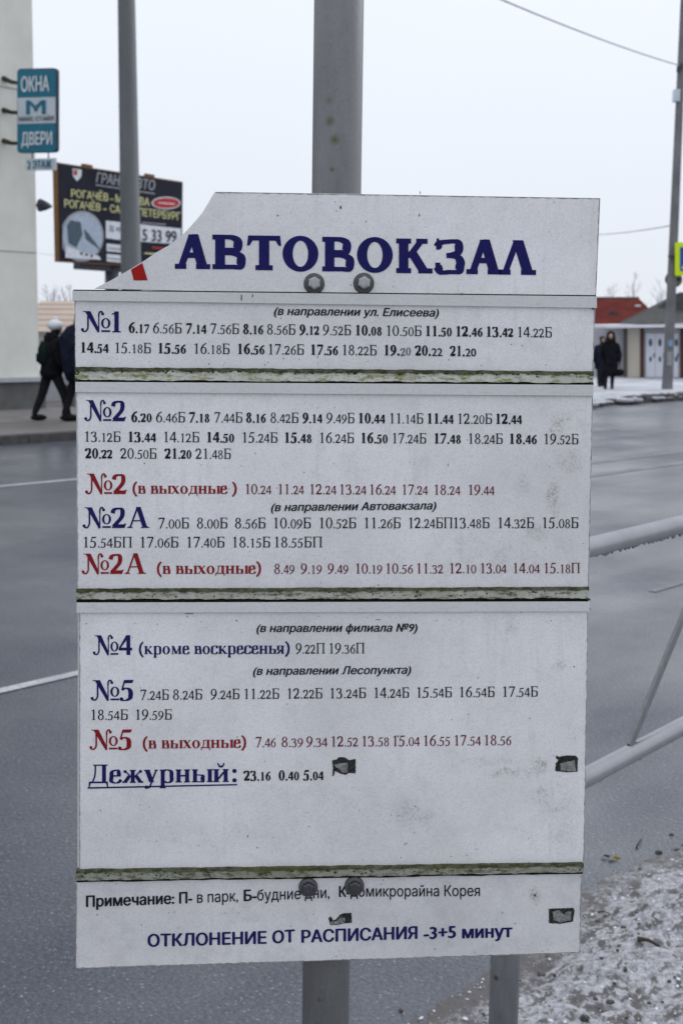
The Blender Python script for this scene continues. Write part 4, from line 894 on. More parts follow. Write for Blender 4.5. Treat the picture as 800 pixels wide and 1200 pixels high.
sA = s_on(737, 876, zb); sB = s_on(846, 600, zt); st_ = sB - sA; k = 0; x = sA
while x + st_ < SP * 3:
    za, zc = (zb + .018, zt - .018) if k % 2 == 0 else (zt - .018, zb + .018)
    p0_, p1_ = rail_pt(x, za), rail_pt(x + st_, zc); dv = (p1_ - p0_); ln = dv.length; dv.normalize(); w_ = dv.cross(side).normalized()
    bm = bmesh.new(); b_box(bm, (p0_ + p1_) / 2, dv * ln / 2, side * .004, w_ * .0105); mkb('brace', bm, M['post_paint'], rl); bm = bmesh.new(); b_ball(bm, p0_ - V((0, 0, .002)), .011, .009, .006, 10, 6); b_ball(bm, p1_ + V((0, 0, .002)), .011, .009, .006, 10, 6); wl = mkb('weld', bm, M['post_paint'], rl, smooth=True); wl['kind'] = 'stuff'; x += st_; k += 1
bm = bmesh.new(); rnd = random.Random(2)
for z in (zt, zb):
    for i in range(150 if z == zt else 60):
        s_ = rnd.uniform(.3, 2.0); r = rnd.uniform(.0018, .0042); b_ball(bm, rail_pt(s_, z - .0205 - r * .3) + side * rnd.uniform(-.004, .004), r * 1.2, r * 1.2, r * 1.3, 7, 5)
dr_ = mkb('water_drops', bm, M['ice'], rl, smooth=True); dr_['kind'] = 'stuff'
bm = bmesh.new()
for i in range(60):
    f = rnd.random(); p_ = rail_pt(sA + st_ * f, zb + .018 + (zt - zb - .036) * f); b_ball(bm, p_ - DR * .009 + V((0, 0, .0)), rnd.uniform(.001, .003), u=6, v=4)
d2 = mkb('dirt_crumbs', bm, M['mud'], rl, smooth=True); d2['kind'] = 'stuff'

# ================================================================== FAR SIDE
# --- steel lamp post left of the pole
M['lamp_steel'] = metal_paint('dull_lamp_post_steel', (0.085, 0.092, 0.10), .65, .1, [], sc=4)
p_lo = ground(157, 507, .11); yy = p_lo.y
tpt = at_y(149, 2, yy)
lp = thing('street_lamp', p_lo, 'tall dark grey steel lamp post rising in front of the billboard', 'street lamp')
dirp = (tpt - at_y(154.2, 310, yy)).normalized(); dirp = V((dirp.x, 0, dirp.z)).normalized() if abs(dirp.x) > 0 else V((0, 0, 1))
wpx = yy / F
def lpp(h): return p_lo + V((dirp.x / dirp.z * h, 0, h))
bm = bmesh.new(); b_tube(bm, [lpp(0), lpp(1.4), lpp(1.41), lpp(8.8)], [16.5 * wpx, 14.5 * wpx, 12.2 * wpx, 8.4 * wpx], 24); mkb('shaft', bm, M['lamp_steel'], lp, smooth=True)
bm = bmesh.new(); b_tube(bm, [lpp(8.8), lpp(9.3) - N * .25, lpp(9.5) - N * 1.6], [.07, .05, .04], 12); am = mkb('arm', bm, M['lamp_steel'], lp, smooth=True)
bm = bmesh.new(); b_loft(bm, [(lpp(9.5) - N * (1.6 + a), D * w * 1.0, V((0, 0, h))) for a, w, h in ((0, .06, .04), (.1, .14, .08), (.45, .15, .09), (.6, .08, .04))]); mkb('lamp_head', bm, simple('lamp_head_grey', (.3, .3, .32)), lp, smooth=True)

# --- left building
gb = ground(47, 478, .11); s_b, n_b = sn(gb)
M['plaster'] = simple('cream_panel_wall', (0.70, 0.69, 0.63), .8, var=.08, scale=1.5, bumpd=.003)
M['plinth'] = simple('grey_plinth', (0.13, 0.128, 0.125), .85, var=.2, scale=3, bumpd=.005)
M['ledge'] = simple('plinth_ledge_snow', (0.42, 0.43, 0.46), .7, var=.15, scale=4)
M['seam'] = simple('wall_seam', (0.30, 0.30, 0.28), .9)
bd = thing('corner_building', gb, 'tall plain cream walled building with grey plinth at the left edge', 'building')
up = V((0, 0, 1)); BLZ = 11.0
bm = bmesh.new(); b_box(bm, rf(s_b - 9, n_b + 7, 1.05 + (BLZ - .65) / 2 - .4), D * 9, N * 7, up * (BLZ - .65) / 2); mkb('wall', bm, M['plaster'], bd)
bm = bmesh.new(); b_box(bm, rf(s_b - 8.9, n_b + 7, .25), D * 9.0, N * 7.06, up * .36); mkb('plinth', bm, M['plinth'], bd)
bm = bmesh.new(); b_box(bm, rf(s_b - 8.9, n_b + 6.96, .655), D * 9.08, N * 7.1, up * .04); mkb('plinth_ledge', bm, M['ledge'], bd)
bm = bmesh.new(); b_box(bm, rf(s_b - 9, n_b + 7, BLZ + .15), D * 9.2, N * 7.2, up * .12); mkb('roof', bm, M['plinth'], bd)
for z in (3.0, 5.9, 8.7):
    bm = bmesh.new(); b_box(bm, rf(s_b - 9, n_b - .002, z), D * 8.99, N * .006, up * .008); mkb('wall_seam', bm, M['seam'], bd)
for s_ in (3.0, 6.0, 9.0):
    bm = bmesh.new(); b_box(bm, rf(s_b - s_, n_b - .003, 5.5), D * .008, N * .006, up * 4.9); mkb('wall_seam', bm, M['seam'], bd)
# windows on the part of the facade outside the frame keep it a real house
M['glass'] = simple('dark_window_glass', (0.05, 0.06, 0.075), .15)
for s_ in (8, 11, 14):
    for z in (2.2, 5.1, 8.0):
        bm = bmesh.new(); b_box(bm, rf(s_b - s_, n_b - .02, z), D * .75, N * .04, up * .75); w0 = mkb('window', bm, simple('window_frame_white', (.6, .6, .6)) if 'wf' not in M else M['wf'], bd); M['wf'] = w0.data.materials[0]
        bm = bmesh.new(); b_box(bm, rf(s_b - s_, n_b - .055, z), D * .66, N * .012, up * .66); mkb('pane', bm, M['glass'], w0)
# loudspeaker horn on the corner
hp = Plane(gb, N)
c = hp.P(52.5, 241)
sk = thing('wall_loudspeaker', c, 'small dark horn on the corner of the cream building', 'loudspeaker')
M['dark_metal'] = simple('dark_metal', (0.05, 0.055, 0.07), .5)
bm = bmesh.new(); b_tube(bm, [c - D * .10, c + D * .04, c + D * .16], [.12, .08, .02], 14); mkb('horn', bm, M['dark_metal'], sk, smooth=True)
bm = bmesh.new(); b_tube(bm, [c - D * .02 + up * .0, c - D * .18 + N * .02], .02, 8); mkb('bracket', bm, M['dark_metal'], sk)

# --- teal sign at right angles to the facade
wp = hp.P(5, 130); SGN = Plane(wp, D)
def SP_(u, v, e=0): return SGN.P(u, v, e)
sg0 = SP_(43, 180)
M['teal'] = simple('teal_sign_face', (0.016, 0.165, 0.255), .4, var=.08, scale=3); M['sign_white'] = simple('sign_white', (0.56, 0.62, 0.68), .4, var=.06, scale=3)
M['sign_edge'] = simple('sign_box_edge', (0.06, 0.07, 0.08), .5); M['sign_text_white'] = simple('sign_text_white', (0.68, 0.74, 0.78), .45)
M['sign_grey'] = simple('sign_text_grey', (0.16, 0.17, 0.19), .5)
sgn = thing('hanging_sign', sg0, 'teal window and door shop sign with rounded corners projecting from the cream building', 'shop sign')
def rounded(x0, y0, x1, y1, r, tilt=0.0, n=5):
    o = []
    for cx, cy, a0 in ((x1 - r, y0 + r, -90), (x1 - r, y1 - r, 0), (x0 + r, y1 - r, 90), (x0 + r, y0 + r, 180)):
        for k in range(n + 1):
            a = math.radians(a0 + 90 * k / n); x = cx + r * math.cos(a); o.append((x, cy + r * math.sin(a) + tilt * (x - x0)))
    return o
def sslab(name, px, surf, e0, e1, mat, parent):
    bm = bmesh.new(); b_prism(bm, [surf.P(u, v, e1) for u, v in px], [surf.P(u, v, e0) for u, v in px]); return mkb(name, bm, mat, parent)
box_ = sslab('sign_box', rounded(20.5, 80.5, 67, 179.5, 4.5, -.02), SGN, -.05, 0, M['sign_edge'], sgn)
sslab('sign_face', rounded(21.4, 81.6, 66, 178.6, 4.0, -.02), SGN, 0, .012, M['teal'], sgn)
wb = sslab('white_band', [(22, 114.8), (66, 113.8), (66.3, 144.2), (22.3, 145.4)], SGN, .012, .018, M['sign_white'], sgn)
def stext(name, txt, x0, x1, y0, y1, cap, surf, e, mat, parent, bold=.03, shear=0.0):
    letter_obj(name, [fit(sans(txt, bold, shear), x0, x1, y0, y1, cap)], surf, e, mat, parent)
stext('sign_lettering', 'ОКНА', 26, 59.5, 107.6, 106.6, 17, SGN, .020, M['sign_text_white'], sgn, .04)
stext('sign_lettering', 'ДВЕРИ', 26.5, 63, 170.4, 169.2, 14.5, SGN, .020, M['sign_text_white'], sgn, .04)
stext('small_lettering', 'МАКС СТАЙЛ', 24, 64.5, 142.2, 141.4, 5.0, SGN, .024, M['sign_grey'], wb, .03)
mg = [[(32, 134.5), (32, 118), (36.8, 118), (36.8, 134.5)], [(50.6, 134), (50.6, 117.6), (55.4, 117.6), (55.4, 134)], [(32.4, 118), (37, 118), (45.6, 126), (45.6, 131.5)], [(55, 117.6), (50.4, 117.6), (41.9, 126), (41.9, 131.5)]]
for i, q_ in enumerate(mg):
    mk('letter_mark', [SP_(u, v, .024 + i * .003) for u, v in q_], [(0, 1, 2, 3)], M['teal'], wb)
M['brk'] = simple('bracket_brown', (.05, .048, .03))
for v0, v1 in ((92, 97), (129, 131.5), (165, 167.5)):
    bm = bmesh.new(); a = hp.P(4.5, v0); b2 = SP_(20.5, v1, -.06); b_tube(bm, [a, a * .5 + b2 * .5 + up * -.02, b2], [.05, .035, .03], 10); mkb('bracket', bm, M['brk'], sgn)
sg2 = thing('floor_sign', SP_(48, 200), 'little pale plate hanging under the teal sign', 'shop sign')
sslab('plate', [(30, 186.2), (65, 185.2), (65, 199.2), (30, 200.2)], SGN, -.03, 0, M['sign_white'], sg2)
stext('plate_lettering', '2 ЭТАЖ', 33, 61, 197.6, 196.8, 8.8, SGN, .006, M['teal'], sg2, .03)
for u in (37, 56):
    bm = bmesh.new(); b_tube(bm, [SP_(u, 178, -.02), SP_(u, 187, -.02)], .012, 6); mkb('hanger', bm, M['dark_metal'], sg2)

# --- billboard
AB = math.radians(30.8); DB = V((math.sin(AB), math.cos(AB), 0)); r_ = ray(67, 250); pB = C0 + r_ * (38 / r_.y)
BB = Plane(pB, V((-DB.y, DB.x, 0)))
c = BB.P(140, 312, -.3); bb0 = V((c.x, c.y, 0))
bbd = thing('billboard', bb0, 'black roadside billboard advertising coach trips, behind the lamp post', 'billboard')
M['bb_black'] = simple('billboard_print_black', (0.018, 0.020, 0.030), .45, var=.2, scale=1, spec=.08); M['bb_frame'] = simple('billboard_frame_brown', (0.16, 0.08, 0.03), .6)
M['bb_yellow'] = simple('billboard_print_yellow', (0.62, 0.60, 0.30), .5); M['bb_grey'] = simple('billboard_print_grey', (0.30, 0.31, 0.34), .5); M['bb_white'] = simple('billboard_print_white', (0.62, 0.64, 0.68), .5)
M['bb_red'] = simple('billboard_print_red', (0.42, 0.03, 0.03), .5); M['bb_glass'] = simple('billboard_print_coach_glass', (0.06, 0.09, 0.12), .4); M['bb_coach'] = simple('billboard_print_coach_body', (0.36, 0.42, 0.50), .5)
def bt(u): return 190 + .155 * (u - 66)
def bbm(u): return 306.6 + .06 * (u - 69)
sslab('frame', [(66, 190), (214.3, 213), (213.3, 315.5), (68.6, 306.8)], BB, -.14, 0, M['bb_frame'], bbd)
pn = sslab('poster', [(68.4, 192), (213.3, 214.6), (212.4, 313.6), (70.4, 305)], BB, 0, .03, M['bb_black'], bbd)
def bx_(px, mat, e, nm): return mk(nm, [BB.P(u, v, e) for u, v in px], [tuple(range(len(px)))], mat, pn)
stext('poster_lettering', 'ГРАНД АВТО', 111, 180.5, 213.8, 223.4, 11.5, BB, .05, M['bb_grey'], pn, .03, .2)
bx_([(111, 216), (180, 226.4), (180, 227.8), (111, 217.4)], M['bb_grey'], .05, 'poster_rule')
for w_, a_w, b_w in (('РОГАЧЁВ', 82, 125.5), ('-', 128, 131.5), ('МОСКВА', 134, 174)): stext('poster_lettering', w_, a_w, b_w, 230.8 + (a_w - 82) * .117, 230.8 + (b_w - 82) * .117, 8.8, BB, .05, M['bb_yellow'], pn, .018)
for w_, a_w, b_w in (('РОГАЧЁВ', 74, 116.5), ('-', 119.5, 123.5), ('САНКТ-ПЕТЕРБУРГ', 127.5, 210)): stext('poster_lettering', w_, a_w, b_w, 242.6 + (a_w - 74) * .116, 242.6 + (b_w - 74) * .116, 8.8, BB, .05, M['bb_yellow'], pn, .018)
def ell(cx, cy, rx, ry, n=28): return [(cx + rx * math.cos(a), cy + ry * math.sin(a)) for a in [k * 2 * math.pi / n for k in range(n)]]
bx_(ell(193.5, 238, 17, 7.4), M['bb_white'], .045, 'poster_oval'); bx_(ell(193.5, 238, 15.5, 6), M['bb_red'], .055, 'poster_oval'); bx_([(184, 237), (203, 238.6), (203, 239.8), (184, 238.2)], M['bb_white'], .065, 'poster_fine_print')
bx_([(84, 197.5), (94.5, 199), (94, 207), (89, 212.5), (84, 206)], M['bb_white'], .05, 'poster_shield'); bx_([(85, 199), (89, 199.5), (89, 205.5), (85, 205)], M['bb_red'], .06, 'poster_shield_field')
bx_([(u, v) for u, v in ell(95, 277, 25.5, 30) if True and v < bbm(u) - 1.5 and u > 71] , M['bb_grey'], .045, 'poster_disc')
bx_([(u, v) for u, v in ell(95, 277, 23.2, 27.6) if v < bbm(u) - 1.5 and u > 71], M['bb_coach'], .055, 'poster_coach')
bx_([(77, 264), (81, 258), (93, 260.5), (95, 275), (88, 290), (79, 285)], M['bb_glass'], .065, 'poster_coach_windscreen')
bx_([(97, 268), (104, 276), (112, 287), (118, 296), (112, 290), (99, 280)], M['bb_glass'], .065, 'poster_coach_windows')
bx_([(75, 288), (88, 293), (114, 300), (117, 304.5), (75, 302)], M['bb_white'], .065, 'poster_coach_bumper'); 
for k in range(3): bx_([(92 + k * 6, 295 + k * 1.4), (95 + k * 6, 295.6 + k * 1.4), (95 + k * 6, 299 + k * 1.4), (92 + k * 6, 298.4 + k * 1.4)], M['bb_glass'], .075, 'poster_coach_light')
bx_([(123, 258.5), (141, 260.5), (211, 268), (211, 286.5), (141, 281.5), (123, 279)], M['bb_white'], .045, 'poster_phone_box')
stext('poster_phone_number', '5 33 99', 165.5, 205.5, 281.8, 284.4, 13.5, BB, .055, M['bb_black'], pn, .02)
for v in (285.5, 297.5): bx_([(124, v), (142, v + 1.8), (142, v + 10.5), (124, v + 8.8)], M['bb_white'], .045, 'poster_box'); bx_([(126, v + 4.5), (140, v + 5.9), (140, v + 7.6), (126, v + 6.2)], M['bb_grey'], .055, 'poster_fine_print')
bx_([(127, 264), (132, 264.5), (132, 272), (127, 271.5)], M['bb_grey'], .055, 'poster_icon'); bx_([(134.5, 266), (140, 266.5), (140, 271), (134.5, 270.5)], M['bb_grey'], .055, 'poster_icon')
bx_([(165, 260.3), (193, 262.5), (193, 263.8), (165, 261.6)], M['bb_grey'], .05, 'poster_fine_print')
bx_([(177, 289), (199, 291), (199, 293), (177, 291)], M['bb_red'], .05, 'poster_fine_print'); bx_([(168, 295.9), (190, 297.4), (190, 299), (168, 297.5)], M['bb_yellow'], .05, 'poster_fine_print')
bm = bmesh.new(); b_tube(bm, [bb0, V((bb0.x, bb0.y, c.z))], .22, 16); mkb('column', bm, M['dark_metal'], bbd, smooth=True)
bm = bmesh.new(); b_box(bm, V((bb0.x, bb0.y, c.z - .02)), DB * 1.6, V((-DB.y, DB.x, 0)) * .12, up * .14); mkb('beam', bm, M['dark_metal'], bbd)
for u in (105, 178):
    bm = bmesh.new(); b_box(bm, BB.P(u, bt(u) - 1.5, -.1), DB * .2, BB.n * .05, up * .05); mkb('floodlight', bm, M['bb_frame'], bbd)

# --- right-hand concrete lamp post with crossing sign
M['concrete'] = simple('weathered_concrete', (0.17, 0.17, 0.175), .85, var=.2, scale=2, bumpd=.004)
pr = ground(781, 456, .11); yr = pr.y; tp = at_y(799.5, 30, yr)
rp = thing('concrete_lamp_post', pr, 'leaning grey concrete lamp post at the right edge, beside the crossing sign', 'lamp post')
dvv = V((tp.x - pr.x, 0, tp.z - pr.z)) / (tp.z - pr.z)
def rpp(h): return pr + V((dvv.x * h, 0, h))
kx = yr / F
bm = bmesh.new(); b_tube(bm, [rpp(0), rpp(.7), rpp(4), rpp(10.8)], [6.6 * kx, 5.9 * kx, 5.3 * kx, 3.9 * kx], 10); mkb('shaft', bm, M['concrete'], rp)
hb = at_y(789, 113, yr).z - pr.z
bm = bmesh.new(); b_box(bm, rpp(hb) + V((-5.2 * kx, -.1, 0)), V((3.2 * kx, 0, 0)), V((0, .12, 0)), V((0, 0, 6.5 * kx))); mkb('junction_box', bm, M['sign_white'], rp)
hi2 = at_y(795, 78, yr).z - pr.z
for dx in (-5, -1.5):
    bm = bmesh.new(); b_box(bm, rpp(hi2 + dx * .02) + V((dx * kx, -.16, 0)), V((1.3 * kx, 0, 0)), V((0, .04, 0)), V((0, 0, 3.2 * kx))); mkb('insulator', bm, M['dark_metal'], rp)
bm = bmesh.new(); b_box(bm, rpp(at_y(780, 402, yr).z - pr.z) + V((0, -6.3 * kx, 0)), V((2.4 * kx, 0, 0)), V((0, .01, 0)), V((0, 0, 3.6 * kx))); mkb('number_plate', bm, simple('blue_plate', (.18, .30, .45)), rp)
bm = bmesh.new(); b_box(bm, rpp(at_y(783, 420, yr).z - pr.z) + V((0, -6.3 * kx, 0)), V((3 * kx, 0, 0)), V((0, .01, 0)), V((0, 0, 8 * kx))); mkb('pasted_notice', bm, simple('pasted_paper', (.26, .27, .27)), rp)
M['sign_yellow'] = simple('fluorescent_yellow', (0.62, 0.80, 0.015), .4, var=.03); M['sign_blue'] = simple('sign_blue', (0.02, 0.09, 0.36), .4, var=.05)
yc = yr - .30; CS = Plane((0, yc, 0), (0, -1, 0))
cs_ = thing('crossing_sign', CS.P(809, 324), 'yellow bordered blue pedestrian crossing sign on the leaning concrete post', 'traffic sign')
plt = sslab('sign_plate', rounded(790.5, 284, 830, 323, 1.5), CS, -.03, 0, M['sign_yellow'], cs_)
sslab('blue_panel', rounded(796, 289.5, 825, 317.8, 1), CS, 0, .01, M['sign_blue'], plt)
mk('white_triangle', [CS.P(u, v, .02) for u, v in ((797.5, 315), (810.5, 291.5), (823.5, 315))], [(0, 1, 2)], M['bb_white'], plt)
wk = [(809.5, 297), (811.5, 297), (812, 303), (815, 307), (814, 308), (811, 305), (811, 307), (814, 313.5), (812.5, 313.5), (810, 308.5), (807, 313.5), (805.5, 313.5), (809, 307), (809, 302), (806.5, 305), (805.5, 304.5)]
mk('walking_figure', [CS.P(u, v, .03) for u, v in wk], [tuple(range(len(wk)))], M['bb_black'], plt)
bm = bmesh.new(); b_box(bm, CS.P(794, 300, -.10), V((.25, 0, 0)), V((0, .08, 0)), V((0, 0, .02))); mkb('bracket', bm, M['dark_metal'], cs_)
CR = Plane((0, yr + .28, 0), (0, -1, 0))
rs = thing('round_sign', CR.P(788.5, 337), 'grey back of a round road sign fixed behind the leaning concrete post', 'traffic sign')
sslab('disc', ell(788.8, 327.5, 10.2, 9.6), CR, -.02, 0, simple('sign_back_grey', (.16, .165, .18)), rs)
bm = bmesh.new(); b_box(bm, CR.P(788, 327.5, -.03), V((.22, 0, 0)), V((0, .03, 0)), V((0, 0, .03))); mkb('bracket', bm, M['dark_metal'], rs)
# overhead wires
M['wire'] = simple('wire_grey', (.34, .34, .38), .6)
def wire(p, q_, sag, r, label):
    bm = bmesh.new(); pts = []
    for i in range(25):
        f = i / 24; pts.append(p.lerp(q_, f) - up * sag * 4 * f * (1 - f))
    b_tube(bm, pts, r, 6); o = mkb('overhead_wire', bm, M['wire'], smooth=True); tag(o, label, 'wire', 'overhead wires')
A = rpp(hi2) + V((-4 * kx, -.16, 0)); Bp = at_y(590, 0, 24) + V((0, 0, .33)); dv = Bp - A; wire(A, A + dv * 2.4, .35, .016, 'thick overhead cable sloping down to the concrete post from upper left')
A = at_y(790, 263.5, yr + .2); Bp = at_y(703, 271, 62); wire(A, A + (Bp - A) * 1.8, .15, .018, 'thin overhead cable running level behind the top right of the board')
A = at_y(46, 297, 48); Bp = at_y(70, 298, 55); wire(A, A + (Bp - A) * 6, .1, .008, 'faint overhead cable between the cream building and the billboard')

# --- kiosk shops on the right
yS = 46.5; KS = Plane((0, yS, 0), (0, -1, 0))
def KZ(u, v): return KS.P(u, v)
M['k_grey'] = simple('kiosk_grey_wall', (0.36, 0.36, 0.38), .8, var=.1, scale=1); M['k_cream'] = simple('kiosk_cream_panel', (0.55, 0.50, 0.42), .8, var=.05, scale=1); M['k_brown'] = simple('kiosk_brown_post', (0.10, 0.045, 0.04), .7)
M['k_white'] = simple('kiosk_white_door', (0.66, 0.68, 0.74), .5, var=.04, scale=1); M['k_fascia'] = simple('kiosk_snowy_fascia', (0.66, 0.66, 0.70), .6, var=.08, scale=2); M['k_roof'] = simple('kiosk_dark_roof', (0.05, 0.05, 0.05), .8, var=.3, scale=2)
M['k_win'] = simple('kiosk_window_dark', (0.09, 0.10, 0.14), .3); M['k_base'] = simple('kiosk_plinth', (0.22, 0.20, 0.18), .8, var=.2, scale=2); M['k_redroof'] = simple('red_metal_roof', (0.125, 0.027, 0.022), .85, var=.2, scale=1.5, spec=.04); M['k_post'] = simple('kiosk_dark_post', (.09, .085, .08), .7)
k0 = KZ(770, 446); kio = thing('kiosk_shop', V((k0.x, k0.y, .11)), 'low cream kiosk with white doors and snowy canopy behind the concrete post', 'kiosk')
def kb(name, u0, v0, u1, v1, e0, e1, mat, parent=None):
    return sslab(name, [(u0, v0), (u1, v0), (u1, v1), (u0, v1)], KS, e0, e1, mat, parent or kio)
kb('wall', 690, 384, 930, 447, -4, -.06, M['k_grey']); kb('wall_panel', 734.5, 385, 749.5, 442, -.06, 0, M['k_cream'])
kb('corner_post', 730.5, 384, 733, 446, -.06, .12, M['k_post']); kb('corner_post', 750.3, 384, 753.2, 446, -.06, .08, M['k_brown']); kb('corner_post', 797.3, 384, 800.2, 446, -.06, .08, M['k_brown'])
kb('plinth', 690, 442.6, 930, 452, -4, .06, M['k_base'])
bm = bmesh.new()
for u0, u1, v0, v1 in ((754.2, 796.2, 385.5, 389.5), (754.2, 756, 389.5, 442), (794.6, 796.2, 389.5, 442)): b_prism(bm, [KS.P(u, v, .02) for u, v in ((u0, v0), (u1, v0), (u1, v1), (u0, v1))], [KS.P(u, v, -.06) for u, v in ((u0, v0), (u1, v0), (u1, v1), (u0, v1))])
mkb('door_frame', bm, M['k_grey'], kio)
for u0, u1 in ((756.4, 766.9), (767.3, 778), (778.4, 788.6), (789, 794.4)):
    dr = kb('door', u0, 390.5, u1, 442, -.06, -.01, M['k_white'])
    cu = (u0 + u1) / 2; sslab('door_window', ell(cu, 401.5, 2.0, 4.6, 14), KS, -.01, .005, M['k_win'], dr)
    sslab('door_sign', ell(cu, 421, 1.5, 3.2, 10), KS, -.01, .004, M['k_win'], dr); sslab('handle', [(u1 - 1.4, 414), (u1 - .8, 414), (u1 - .8, 419), (u1 - 1.4, 419)], KS, -.01, .05, M['dark_metal'], dr)
for u in (812, 840, 868): 
    w0 = kb('window', u, 392, u + 18, 428, -.06, 0, M['k_white']); kb('pane', u + 1, 393, u + 17, 427, 0, .01, M['k_win'], w0)
b_ = bmesh.new(); b_prism(b_, [KS.P(709, 381, .9), KS.P(932, 377, .9), KS.P(932, 381.6, .9), KS.P(709, 384.6, .9)], [KS.P(709, 379.5, -4), KS.P(932, 377, -4), KS.P(932, 381.5, -4), KS.P(709, 384.5, -4)]); mkb('canopy', b_, M['k_fascia'], kio)
ev = [KS.P(748, 379.2, .8), KS.P(930, 376.4, .8), KS.P(930, 376.4, -3.8), KS.P(748, 379.2, -3.8)]
rg = [KS.P(781, 359.5, -1.5), KS.P(808, 341, -1.5), KS.P(912, 341, -1.5)]
bm = bmesh.new(); e_ = [bm.verts.new(p) for p in ev]; g_ = [bm.verts.new(p) for p in rg]
for f in ((e_[0], e_[1], g_[2], g_[1], g_[0]), (e_[1], e_[2], g_[2]), (e_[2], e_[3], g_[0], g_[1], g_[2]), (e_[3], e_[0], g_[0]), (e_[3], e_[2], e_[1], e_[0])): bm.faces.new(f)
mkb('roof', bm, M['k_roof'], kio)
# red roofed house behind
RS = Plane((0, 58, 0), (0, -1, 0)); h0 = RS.P(735, 440)
rh = thing('red_roofed_house', V((h0.x, h0.y, .11)), 'long low house with red metal roof behind the kiosk', 'house')
sslab('wall', [(640, 384), (775, 384), (775, 442), (640, 442)], RS, -8, 0, M['k_grey'], rh)
for u0 in (650, 672, 697): w0 = sslab('window', [(u0, 398), (u0 + 9, 398), (u0 + 9, 414), (u0, 414)], RS, 0, .04, M['k_white'], rh); sslab('pane', [(u0 + 1, 399), (u0 + 8, 399), (u0 + 8, 413), (u0 + 1, 413)], RS, .04, .05, M['k_win'], w0)
bm = bmesh.new(); a = [RS.P(636, 386, .5), RS.P(779, 384, .5), RS.P(779, 384, -8.5), RS.P(636, 386, -8.5)]; rr_ = [RS.P(636, 347, -4), RS.P(772, 347, -4)]
av = [bm.verts.new(p) for p in a]; rv = [bm.verts.new(p) for p in rr_]
for f in ((av[0], av[1], rv[1], rv[0]), (av[1], av[2], rv[1]), (av[2], av[3], rv[0], rv[1]), (av[3], av[0], rv[0]), (av[3], av[2], av[1], av[0])): bm.faces.new(f)
rof = mkb('roof', bm, M['k_redroof'], rh)
bm = bmesh.new(); b_tube(bm, [RS.P(636, 347, -4), RS.P(772, 347, -4)], .07, 6); mkb('ridge_cap', bm, M['k_post'], rof)
slopev = (rr_[0] - a[0]); rown = a[1] - a[0]
for i in range(1, 30):
    q0 = a[0] + rown * (i / 30); q1 = rr_[0] + (rr_[1] - rr_[0]) * (i / 30); bm = bmesh.new(); b_tube(bm, [q0, q1], .022, 4); mkb('roof_seam', bm, M['k_redroof'], rof)
ch = bmesh.new(); c = RS.P(705, 344, -4); b_box(ch, c, V((.16, 0, 0)), V((0, .16, 0)), V((0, 0, .28))); mkb('chimney', ch, M['dark_metal'], rof)
ch = bmesh.new(); c = RS.P(726.5, 369, -1.6); b_box(ch, c, V((.18, 0, 0)), V((0, .1, 0)), V((0, 0, .16))); mkb('roof_vent', ch, M['dark_metal'], rof)
ch = bmesh.new(); c = RS.P(761, 357, -2.4); b_box(ch, c, V((.12, 0, 0)), V((0, .05, 0)), V((0, 0, .04))); mkb('snow_patch', ch, M['k_fascia'], rof)
# slush line and snow bank along the right pavement
bm = bmesh.new(); rnd = random.Random(9)
for i in range(620):
    s_ = rnd.uniform(17, 60); c = rf(s_, FARK + .30 + rnd.gauss(0, .26), .10); b_ball(bm, c, rnd.uniform(.08, .3), rnd.uniform(.08, .25), rnd.uniform(.03, .09), 7, 5)
sb = mkb('snow_bank', bm, M['pavement_snow'], smooth=True); sb['kind'] = 'stuff'; tag(sb, 'low ridge of dirty ploughed snow along the far kerb', 'snow')
bm = bmesh.new()
for i in range(90):
    s_ = rnd.choice([rnd.uniform(16, 48), rnd.gauss(30, 1.6)]); c = rf(s_, FARK + .15 + rnd.gauss(0, .12), .15); b_ball(bm, c, rnd.uniform(.05, .22), rnd.uniform(.05, .14), rnd.uniform(.02, .05), 7, 5)
sb = mkb('mud_ridge', bm, M['mud'], smooth=True); sb['kind'] = 'stuff'; tag(sb, 'dark mud lumps lying in the gutter of the far kerb', 'mud')

# --- far left background
yL = 62; LS = Plane((0, yL, 0), (0, -1, 0)); q0 = LS.P(75, 405)
fh = thing('beige_house', V((q0.x, q0.y, .0)), 'low distant building with long beige roof right of the cream building', 'house')
M['beige'] = simple('beige_roof', (0.42, 0.34, 0.28), .8, var=.08, scale=1)
sslab('wall', [(30, 388), (230, 388), (230, 420), (30, 420)], LS, -10, 0, simple('far_wall', (.40, .37, .36)), fh)
bm = bmesh.new(); a = [LS.P(20, 388, .6), LS.P(240, 391, .6), LS.P(240, 391, -10), LS.P(20, 388, -10)]; rr_ = [LS.P(20, 350, -5), LS.P(240, 353, -5)]
av = [bm.verts.new(p) for p in a]; rv = [bm.verts.new(p) for p in rr_]
for f in ((av[0], av[1], rv[1], rv[0]), (av[1], av[2], rv[1]), (av[2], av[3], rv[0], rv[1]), (av[3], av[0], rv[0]), (av[3], av[2], av[1], av[0])): bm.faces.new(f)
rof = mkb('roof', bm, M['beige'], fh)
for f in (.18, .36, .54, .72, .88):
    bm = bmesh.new(); b_tube(bm, [a[0].lerp(rr_[0], f), a[1].lerp(rr_[1], f)], .05, 4); mkb('roof_batten', bm, M['beige'], rof)
